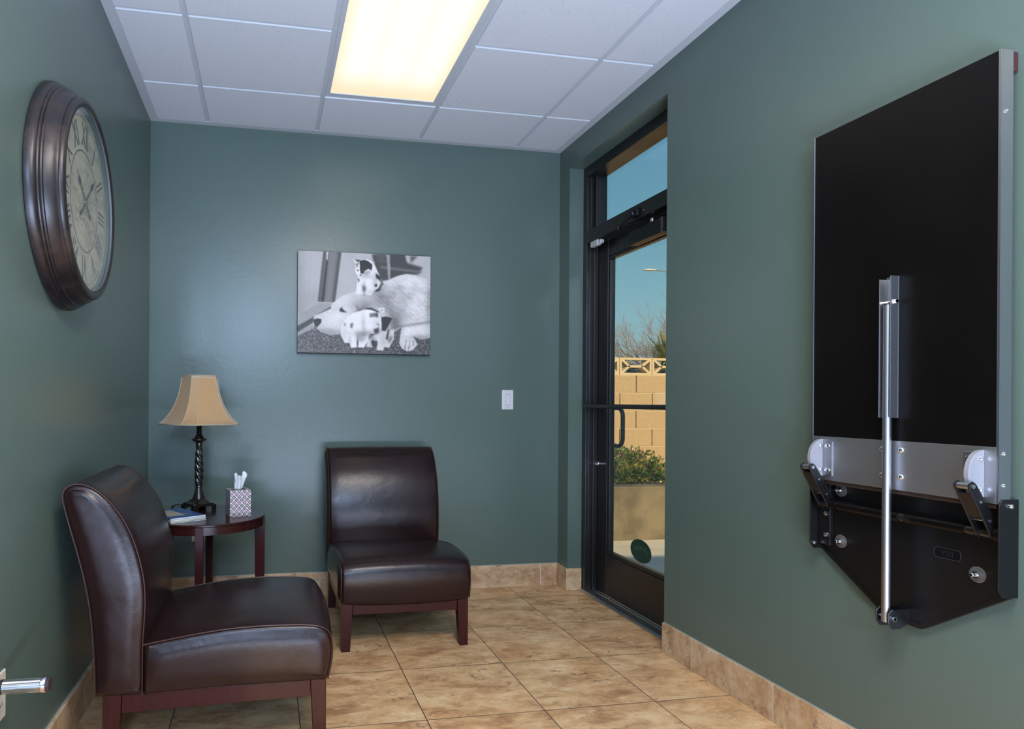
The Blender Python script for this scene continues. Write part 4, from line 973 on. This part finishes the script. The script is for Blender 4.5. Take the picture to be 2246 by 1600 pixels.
        r_ = MB(); r_.cyl((A.x, yc_-hwid-.0045, A.z), (A.x, yc_+hwid+.0045, A.z), .0052, n=16)
        for u in (.045, .10): p = A+d*u; r_.cyl((p.x, yc_-hwid-.0035, p.z), (p.x, yc_+hwid+.0035, p.z), .0034, n=12)
        build_each(r_, 'pin', 'steel', lo, L)
    # channel that holds the folded pole
    cy0, cy1, cz0, cz1, xo = 1.5600, 1.5963, 1.103, 1.502, 1.7128
    ch = MB(); ch.box((xf-.0025, cy0, cz0), (xf+.001, cy1, cz1)); ch.box((xo, cy0, cz0), (xf-.0025, cy0+.0025, cz1)); ch.box((xo, cy1-.0025, cz0), (xf-.0025, cy1, cz1-.006))
    cho = ch.build('pole_channel', 'steel', t, L, smooth=0, bevel=.0006)
    p = MB(); p.cyl((1.728, cy0-.006, 1.430), (1.728, cy1+.004, 1.430), .0038, n=12); p.cyl((1.728, cy0-.006, 1.430), (1.728, cy0-.0002, 1.430), .0062, n=6); p.build('pin', 'chrome', cho, L, smooth=30)
    px, py = 1.7235, 1.5782
    MB().cyl((px, py, .527), (px, py, 1.422), .0108, n=28).build('support_pole', 'steel', t, L)
    m = MB()
    for y in (1.5575, 1.5945):
        m.prism([(XR-.0146, .566), (1.722, .566), (1.708, .553), (1.708, .527), (1.720, .511), (1.745, .511), (XR-.0146, .528)], lambda a, b_, d: (a, d, b_), y-.0018, y+.0018)
    m.box((XR-.019, 1.5595, .530), (XR-.0147, 1.5925, .566))
    bo = m.build('pole_bracket', pbr('dark_steel_plate', (.13, .13, .14), .3, 1.0), t, L, smooth=0, bevel=.0008)
    p = MB(); p.cyl((px, 1.5495, .541), (px, 1.603, .541), .0042, n=12); p.cyl((px, 1.5495, .541), (px, 1.5545, .541), .0068, n=6); p.build('pivot_bolt', 'chrome', bo, L, smooth=30)
lift_table()

# ------------------------------------------------------------------ outdoors
def noise_mat(name, c1, c2, scale, detail=8, rough=.9, bump=.3, bscale=80, lo=.35, hi=.65):
    m, nt, b = new_mat(name); geo = N(nt, 'ShaderNodeNewGeometry')
    n1 = N(nt, 'ShaderNodeTexNoise'); n1.inputs['Scale'].default_value = scale; n1.inputs['Detail'].default_value = detail; n1.inputs['Roughness'].default_value = .62
    n2 = N(nt, 'ShaderNodeTexNoise'); n2.inputs['Scale'].default_value = bscale; n2.inputs['Detail'].default_value = 4
    for n in (n1, n2): link(nt, geo.outputs['Position'], n.inputs['Vector'])
    r = N(nt, 'ShaderNodeValToRGB'); e = r.color_ramp.elements; e[0].position = lo; e[0].color = (*c1, 1); e[1].position = hi; e[1].color = (*c2, 1)
    link(nt, n1.outputs['Fac'], r.inputs[0]); link(nt, r.outputs[0], b.inputs['Base Color'])
    bp = N(nt, 'ShaderNodeBump'); bp.inputs['Strength'].default_value = bump; bp.inputs['Distance'].default_value = .006; link(nt, n2.outputs['Fac'], bp.inputs['Height']); link(nt, bp.outputs[0], b.inputs['Normal'])
    b.inputs['Roughness'].default_value = rough; b.inputs['Specular IOR Level'].default_value = .2
    return m
def outdoors():
    con = noise_mat('pale_concrete', (.54, .48, .40), (.66, .60, .51), 3)
    pla = noise_mat('dappled_shade_tan_concrete', (.080, .066, .044), (.225, .182, .124), 2.4, lo=.36, hi=.62)  # dark blotches put soft dappled shade into the concrete colour
    blk = noise_mat('tan_block', (.40, .285, .165), (.50, .365, .22), 30, lo=.3, hi=.7)
    brz = noise_mat('pale_cast_block', (.56, .44, .28), (.62, .49, .32), 20)
    mor = pbr('block_mortar', (.52, .42, .28), .95)
    soil = noise_mat('dark_soil', (.05, .035, .02), (.10, .07, .045), 10)
    g = MB(); g.box((XO, -6, -.30), (60, 60, -.06)); struct(g.build('ground', noise_mat('dry_earth', (.36, .28, .19), (.46, .37, .26), 1.2), smooth=0))
    g = MB(); g.box((XO, OY0-2.5, -.0599), (4.6, 5.11, -.02)); struct(g.build('sidewalk', con, smooth=0, bevel=.004))
    w = MB(); w.box((XO+.001, -1.6, -.06), (7.5, -1.29, 3.06)); struct(w.build('wall_added_for_shade', 'stucco', smooth=0))  # unseen wall added to cast shade over the near sidewalk
    # planter in front of the block wall
    PX0, PX1, PY = 2.25, 4.75, 5.13
    t = thing('concrete_planter', 'low tan concrete planter wall outside below the shrub', 'planter', (3.3, PY+.1, -.06)); L = t.location
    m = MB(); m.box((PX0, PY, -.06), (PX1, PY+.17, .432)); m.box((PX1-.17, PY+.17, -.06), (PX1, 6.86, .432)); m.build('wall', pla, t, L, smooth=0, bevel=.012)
    m = MB(); m.box((PX0, PY+.17, -.06), (PX1-.17, 6.86, .36)); m.build('soil', soil, t, L, smooth=0)
    # block wall with a decorative course
    WY = 6.90; bx0 = 1.722
    z1 = 1.463; bh = .2035; rows = 8; bw = .4055
    t = thing('block_wall', 'tan concrete block wall with pierced decorative top course behind the planter', 'wall', (4.2, WY+.1, -.06)); L = t.location
    m = MB(); m.box((bx0, WY+.045, -.06), (9.4, WY+.19, z1+.001)); m.build('wall_core', blk, t, L, smooth=0)
    m = MB()
    for r in range(rows+1): m.box((bx0, WY+.003, z1-r*bh-.0046), (9.4, WY+.0455, z1-r*bh+.0046 if r else z1+.001))
    build_each(m, 'mortar_joint', mor, t, L, smooth=0)
    m = MB()
    for r in range(rows):
        zt = z1-r*bh; xo = 4.150 if r % 2 == 0 else 4.150-bw/2
        for k in range(-7, 14):
            a = xo+k*bw; 
            if a < bx0 or a+bw > 9.45 or zt-bh < -.2: continue
            m.box((a+.0045, WY, max(-.06, zt-bh+.0045)), (a+bw-.0045, WY+.05, zt-.0045))
    m.build('block_course', blk, t, L, smooth=0, bevel=.003, bseg=1)
    h = .1985
    for k in range(-6, 12):
        a = 3.945+k*bw+.003; w = bw-.006; zb = z1+.002; D0, D1 = WY+.01, WY+.11
        if a < bx0: continue
        q = MB(); f = lambda p, z, d: (a+p, d, zb+z); fr = .026
        q.box((a, D0, zb), (a+w, D1, zb+fr)); q.box((a, D0, zb+h-fr), (a+w, D1, zb+h)); q.box((a, D0, zb+fr), (a+fr, D1, zb+h-fr)); q.box((a+w-fr, D0, zb+fr), (a+w, D1, zb+h-fr))
        yc = h/2; s = .013
        j0, j1 = .122, w-.122
        q.prism([(j0-.004, yc-s), (j1+.004, yc-s), (j1+.004, yc+s), (j0-.004, yc+s)], f, D0+.001, D1-.001)
        for (xj, xe) in ((j0, fr*.9), (j1, w-fr*.9)):
            for zz in (fr*.8, h-fr*.8):
                d = Vector((xj-xe, yc-zz)).normalized(); n_ = Vector((-d.y, d.x))*s
                q.prism([(xe-n_.x, zz-n_.y), (xj-n_.x, yc-n_.y), (xj+n_.x, yc+n_.y), (xe+n_.x, zz+n_.y)], f, D0+.001, D1-.001)
        q.build('breeze_block', brz, t, L, smooth=0)
    # shrub
    leaf, nt, b = new_mat('glossy_shrub_leaf'); oi = N(nt, 'ShaderNodeNewGeometry'); wn = N(nt, 'ShaderNodeTexNoise'); wn.inputs['Scale'].default_value = 11
    link(nt, oi.outputs['Position'], wn.inputs['Vector']); r = N(nt, 'ShaderNodeValToRGB'); e = r.color_ramp.elements; e[0].position = .34; e[0].color = (.030, .066, .014, 1); e[1].position = .68; e[1].color = (.27, .26, .055, 1); kk = e.new(.5); kk.color = (.095, .145, .028, 1)
    link(nt, wn.outputs['Fac'], r.inputs[0]); link(nt, r.outputs[0], b.inputs['Base Color']); b.inputs['Roughness'].default_value = .35
    t = thing('shrub', 'rounded green leafy shrub growing in the concrete planter outside', 'shrub', (3.05, 5.75, .36)); L = t.location
    rnd = random.Random(21); m = MB(); red = MB(); stem = MB()
    cen = [(3.05, 5.72, .50, .42, .30, .24), (2.72, 5.78, .55, .36, .32, .26), (3.38, 5.72, .47, .33, .30, .24), (3.15, 5.95, .52, .45, .3, .22), (2.45, 5.8, .52, .3, .3, .26), (3.0, 5.60, .49, .48, .20, .12), (3.42, 5.60, .48, .30, .18, .10)]
    for i in range(11500):
        cx, cy, cz, rx, ry, rz = rnd.choice(cen)
        v = Vector((rnd.gauss(0, 1), rnd.gauss(0, 1), rnd.gauss(0, 1))).normalized(); rad = rnd.uniform(.72, 1.03)
        p = Vector((cx+v.x*rx*rad, cy+v.y*ry*rad, cz+v.z*rz*rad))
        if p.z < .435 or p.y < 5.37: continue
        d = (v+Vector((rnd.uniform(-.7, .7), rnd.uniform(-.7, .7), rnd.uniform(-.2, .9)))).normalized(); s = d.cross(Vector((rnd.uniform(-1, 1), rnd.uniform(-1, 1), rnd.uniform(-1, 1)))).normalized(); nn = d.cross(s)
        ln, w = rnd.uniform(.028, .050), rnd.uniform(.008, .013)
        tgt = red if (v.z > .55 and rnd.random() < .16) else m
        tgt.add([p, p+d*ln*.5+s*w+nn*.004, p+d*ln, p+d*ln*.5-s*w+nn*.004], [(0, 1, 2, 3)])
    m.build('foliage', leaf, t, L, smooth=0, fix=False)
    red.build('young_leaves', pbr('reddish_young_leaf', (.20, .075, .055), .45), t, L, smooth=0, fix=False)
    for i in range(26):
        cx, cy, cz, rx, ry, rz = rnd.choice(cen); a = rnd.uniform(0, 2*PI); stem.tube([(cx+.06*math.cos(a), cy+.06*math.sin(a), .372), (cx+rx*.6*math.cos(a), cy+ry*.6*math.sin(a), cz+rz*.4)], [.007, .003], 5)
    stem.build('stem', pbr('shrub_bark', (.10, .07, .045), .8), t, L)
    # yucca / palm behind the wall
    t = thing('yucca_plant', 'yellow green spiky yucca rising above the block wall', 'plant', (5.43, 8.25, -.06)); L = t.location
    m = MB(); rnd = random.Random(9); c = Vector((5.43, 8.25, 1.70))
    for i in range(190):
        a = rnd.uniform(0, 2*PI); el = rnd.uniform(-.45, 1.45); d = Vector((math.cos(a)*math.cos(el), math.sin(a)*math.cos(el), math.sin(el))); ln = rnd.uniform(.38, .58); s = d.cross(Vector((0, 0, 1))).normalized() if abs(d.z) < .97 else Vector((1, 0, 0))
        w = .017; dr = Vector((0, 0, -.06*math.cos(el)))
        p0, p1, p2 = c+d*.05, c+d*ln*.55, c+d*ln+dr
        m.add([p0-s*w, p0+s*w, p1+s*w*.8, p1-s*w*.8, p2], [(0, 1, 2, 3), (3, 2, 4)])
    m.build('leaves', noise_mat('yucca_leaf', (.14, .16, .03), (.62, .48, .12), 7, rough=.5, bump=0), t, L, smooth=0, fix=False)
    MB().tube([(5.43, 8.25, -.06), (5.41, 8.25, .8), (5.43, 8.25, 1.74)], [.11, .10, .08], 12).build('trunk', pbr('yucca_trunk', (.14, .10, .06), .9), t, L)
    t = thing('shade_backing', 'dark leafy backing added for shade behind the openings of the decorative block course', 'shade_backing', (4.6, 7.55, -.06)); L = t.location  # added to stand for the shaded background in the block openings
    m = MB(); rnd = random.Random(41)
    for i in range(9000):
        p = Vector((rnd.uniform(2.4, 7.2), 7.25+abs(rnd.gauss(0, .16)), rnd.uniform(.9, 1.60))); d = Vector((rnd.gauss(0, 1), rnd.gauss(0, 1), rnd.gauss(0, 1))).normalized(); q_ = d.orthogonal().normalized()
        m.add([p, p+d*.035+q_*.02, p+d*.07, p+d*.035-q_*.02], [(0, 1, 2, 3)])
    m.build('foliage', pbr('dark_backing_leaf', (.020, .030, .016), .6), t, L, smooth=0, fix=False)
    m = MB(); m.box((2.5, 7.42, -.06), (7.1, 7.75, 1.5)); m.build('backing_core', pbr('backing_shade_core', (.02, .018, .012), .9), t, L, smooth=0)
    # bare tree
    t = thing('bare_tree', 'leafless winter tree with fine spreading branches beyond the block wall', 'tree', (13.9, 20, -.06)); L = t.location
    rnd = random.Random(17); br = MB(); fine = MB(); tk = MB()
    tk.tube([(13.9, 20, -.06), (13.86, 20, .7), (13.8, 20.02, 1.5)], [.20, .16, .13], 10)
    def grow(p, d, ln, r, lev):
        seg = 3; path = [p]; q = p; dd = d
        for k in range(seg):
            dd = (dd+Vector((rnd.gauss(0, .13), rnd.gauss(0, .13), rnd.gauss(.02, .10)))).normalized(); q = q+dd*(ln/seg); path.append(q)
        (br if lev < 3 else fine).tube(path, [r*(1-.22*k) for k in range(seg+1)], 5 if lev < 3 else 3, cap=False)
        if lev >= 5: return
        nb = 3 if lev < 3 else 4
        for k in range(nb):
            pos = path[rnd.choice((1, 2, 3, 3))]
            ax = Vector((rnd.gauss(0, 1), rnd.gauss(0, 1), rnd.gauss(0, 1))).normalized()
            nd = (dd+ax*rnd.uniform(.35, .65)+Vector((0, 0, .06))).normalized()
            grow(pos, nd, ln*rnd.uniform(.62, .82), r*.58, lev+1)
    for k in range(15):
        a = 2*PI*k/15+rnd.uniform(-.2, .2); el = rnd.uniform(.02, 1.15)
        grow(Vector((13.8, 20.02, 1.4)), Vector((math.cos(a)*math.cos(el), .8*math.sin(a)*math.cos(el), math.sin(el))).normalized(), rnd.uniform(1.0, 1.42), .042, 0)
    bark = noise_mat('grey_bark', (.10, .075, .06), (.18, .135, .105), 8)
    tk.build('trunk', bark, t, L); br.build('branches', bark, t, L); fine.build('twigs', pbr('russet_twigs', (.25, .175, .135), .9), t, L)
    # distant shrubs that close the horizon behind the wall
    rnd = random.Random(33); dk = pbr('dusty_olive_foliage', (.12, .12, .07), .9)
    for i, (x, y, r_, lab) in enumerate(((11.2, 24, 1.25, 'dusty olive bush far beyond the block wall, left of the bare tree'), (15.2, 25, 1.5, 'dusty olive bush far beyond the block wall, right of the bare tree'))):
        t = thing('distant_bush', lab, 'bush', (x, y, -.06), 0, 'bushes far beyond the wall'); m = MB()
        for k in range(1500):
            v = Vector((rnd.gauss(0, 1), rnd.gauss(0, .6), abs(rnd.gauss(0, 1)))).normalized()*rnd.uniform(.7, 1); p = Vector((x+v.x*r_*1.4, y+v.y*r_, v.z*r_*1.35)); d = Vector((rnd.gauss(0, 1), rnd.gauss(0, 1), rnd.gauss(0, 1))).normalized(); s = d.orthogonal()
            m.add([p, p+d*.05+s.normalized()*.03, p+d*.11, p+d*.05-s.normalized()*.03], [(0, 1, 2, 3)])
        m.build('foliage', dk, t, t.location, smooth=0, fix=False)
        MB().tube([(x, y, -.06), (x+.05, y, r_*.8)], [.08, .03], 8).build('stem', bark, t, t.location)
    # street lamp
    t = thing('street_lamp', 'tall curved arm street lamp against the sky beyond the door glass', 'street lamp', (22.0, 30, -.06)); L = t.location
    pole = pbr('galvanised_pole', (.30, .30, .29), .5, .6)
    MB().tube([(22.0, 30, -.06), (22.0, 30, 5.5)], [.10, .07], 14).build('pole', pole, t, L)
    arm = [(22.0-2.95*(1-math.cos(t_)), 30, 5.4+2.42*math.sin(t_)) for t_ in [PI/2*k/16 for k in range(17)]]
    MB().tube(arm, [.055-.0016*k for k in range(len(arm))], 10).build('arm', pole, t, L)
    hx, hz = 18.72, 7.82
    m = MB(); m.rings([[(hx+dx, 30+s*math.cos(a), hz+h_*math.sin(a)+.03*dx) for a in [2*PI*k/16 for k in range(16)]] for dx, s, h_ in ((-.33, .02, .015), (-.28, .10, .045), (0, .14, .062), (.22, .11, .05), (.35, .05, .042))]); m.build('lamp_head', pbr('pale_grey_enamel', (.62, .60, .55), .4), t, L, smooth=60)
outdoors()

# ------------------------------------------------------------------ light
def lights():
    w = bpy.data.worlds.new('World'); sc.world = w; w.use_nodes = True; nt = w.node_tree; bg = nt.nodes['Background']
    tc = N(nt, 'ShaderNodeTexCoord'); sep = N(nt, 'ShaderNodeSeparateXYZ'); link(nt, tc.outputs['Generated'], sep.inputs[0])
    r = N(nt, 'ShaderNodeValToRGB'); e = r.color_ramp.elements
    e[0].position = 0; e[0].color = (.42, .60, .64, 1); e[1].position = 1; e[1].color = (.10, .24, .44, 1)
    for p, c in ((.12, (.33, .56, .65)), (.24, (.20, .43, .57)), (.38, (.15, .35, .54))): k = e.new(p); k.color = (*c, 1)
    link(nt, sep.outputs['Z'], r.inputs[0]); link(nt, r.outputs[0], bg.inputs['Color']); bg.inputs['Strength'].default_value = 1.08
    def area(name, loc, rot, sx, sy, power, col):
        l = bpy.data.lights.new(name, 'AREA'); l.shape = 'RECTANGLE'; l.size = sx; l.size_y = sy; l.energy = power; l.color = col
        o = bpy.data.objects.new(name, l); COL.objects.link(o); o.location = loc; o.rotation_euler = rot; return o
    # added lamps behind the viewer: a ceiling uplight and a wall highlight
    area('added_ceiling_uplight', (.45, -1.45, .02), (math.radians(180), 0, 0), 1.9, 1.7, 430, (.53, .68, 1.0))
    area('added_wall_highlight', (-.16, YF-.03, 2.22), (math.radians(90-4), 0, 0), .58, .60, 84, (.50, .69, 1.0))
    # added lamp below the ceiling, out of view, to brighten floor and walls
    area('added_ceiling_fill', (.58, .45, H-.02), (0, 0, 0), .58, 1.18, 66, (1.0, .90, .76))
    s = bpy.data.lights.new('sun', 'SUN'); s.energy = 7.0; s.angle = math.radians(.6); s.color = (1.0, .74, .44)
    o = bpy.data.objects.new('sun', s); COL.objects.link(o)
    d = Vector((-.08, -.95, .50)); o.rotation_euler = d.to_track_quat('Z', 'Y').to_euler(); o.location = (2, -4, 8)
lights()

# ------------------------------------------------------------------ camera
cam = bpy.data.cameras.new('camera'); co = bpy.data.objects.new('camera', cam); COL.objects.link(co)
F, YAW, ROL, CX, VY = 1443.56, .17967, -.00688, 849.142, 882.035
cam.sensor_fit = 'HORIZONTAL'; cam.sensor_width = 36; cam.lens = F/2246*36
cam.shift_x = (1123-CX)/2246; cam.shift_y = (VY-800)/2246; cam.clip_start = .02; cam.clip_end = 300
right = Vector((math.cos(YAW), -math.sin(YAW), 0)); fwd = Vector((math.sin(YAW), math.cos(YAW), 0)); upv = Vector((0, 0, 1))
Rv = right*math.cos(ROL)-upv*math.sin(ROL); Uv = right*math.sin(ROL)+upv*math.cos(ROL)
mw = Matrix((Rv, Uv, -fwd)).transposed().to_4x4(); mw.translation = Vector((0, 0, 1.13809)); co.matrix_world = mw
sc.camera = co

sc.view_settings.view_transform = 'Standard'; sc.view_settings.look = 'None'; sc.view_settings.gamma = 1; sc.view_settings.exposure = 0.0; sc.view_settings.use_curve_mapping = False
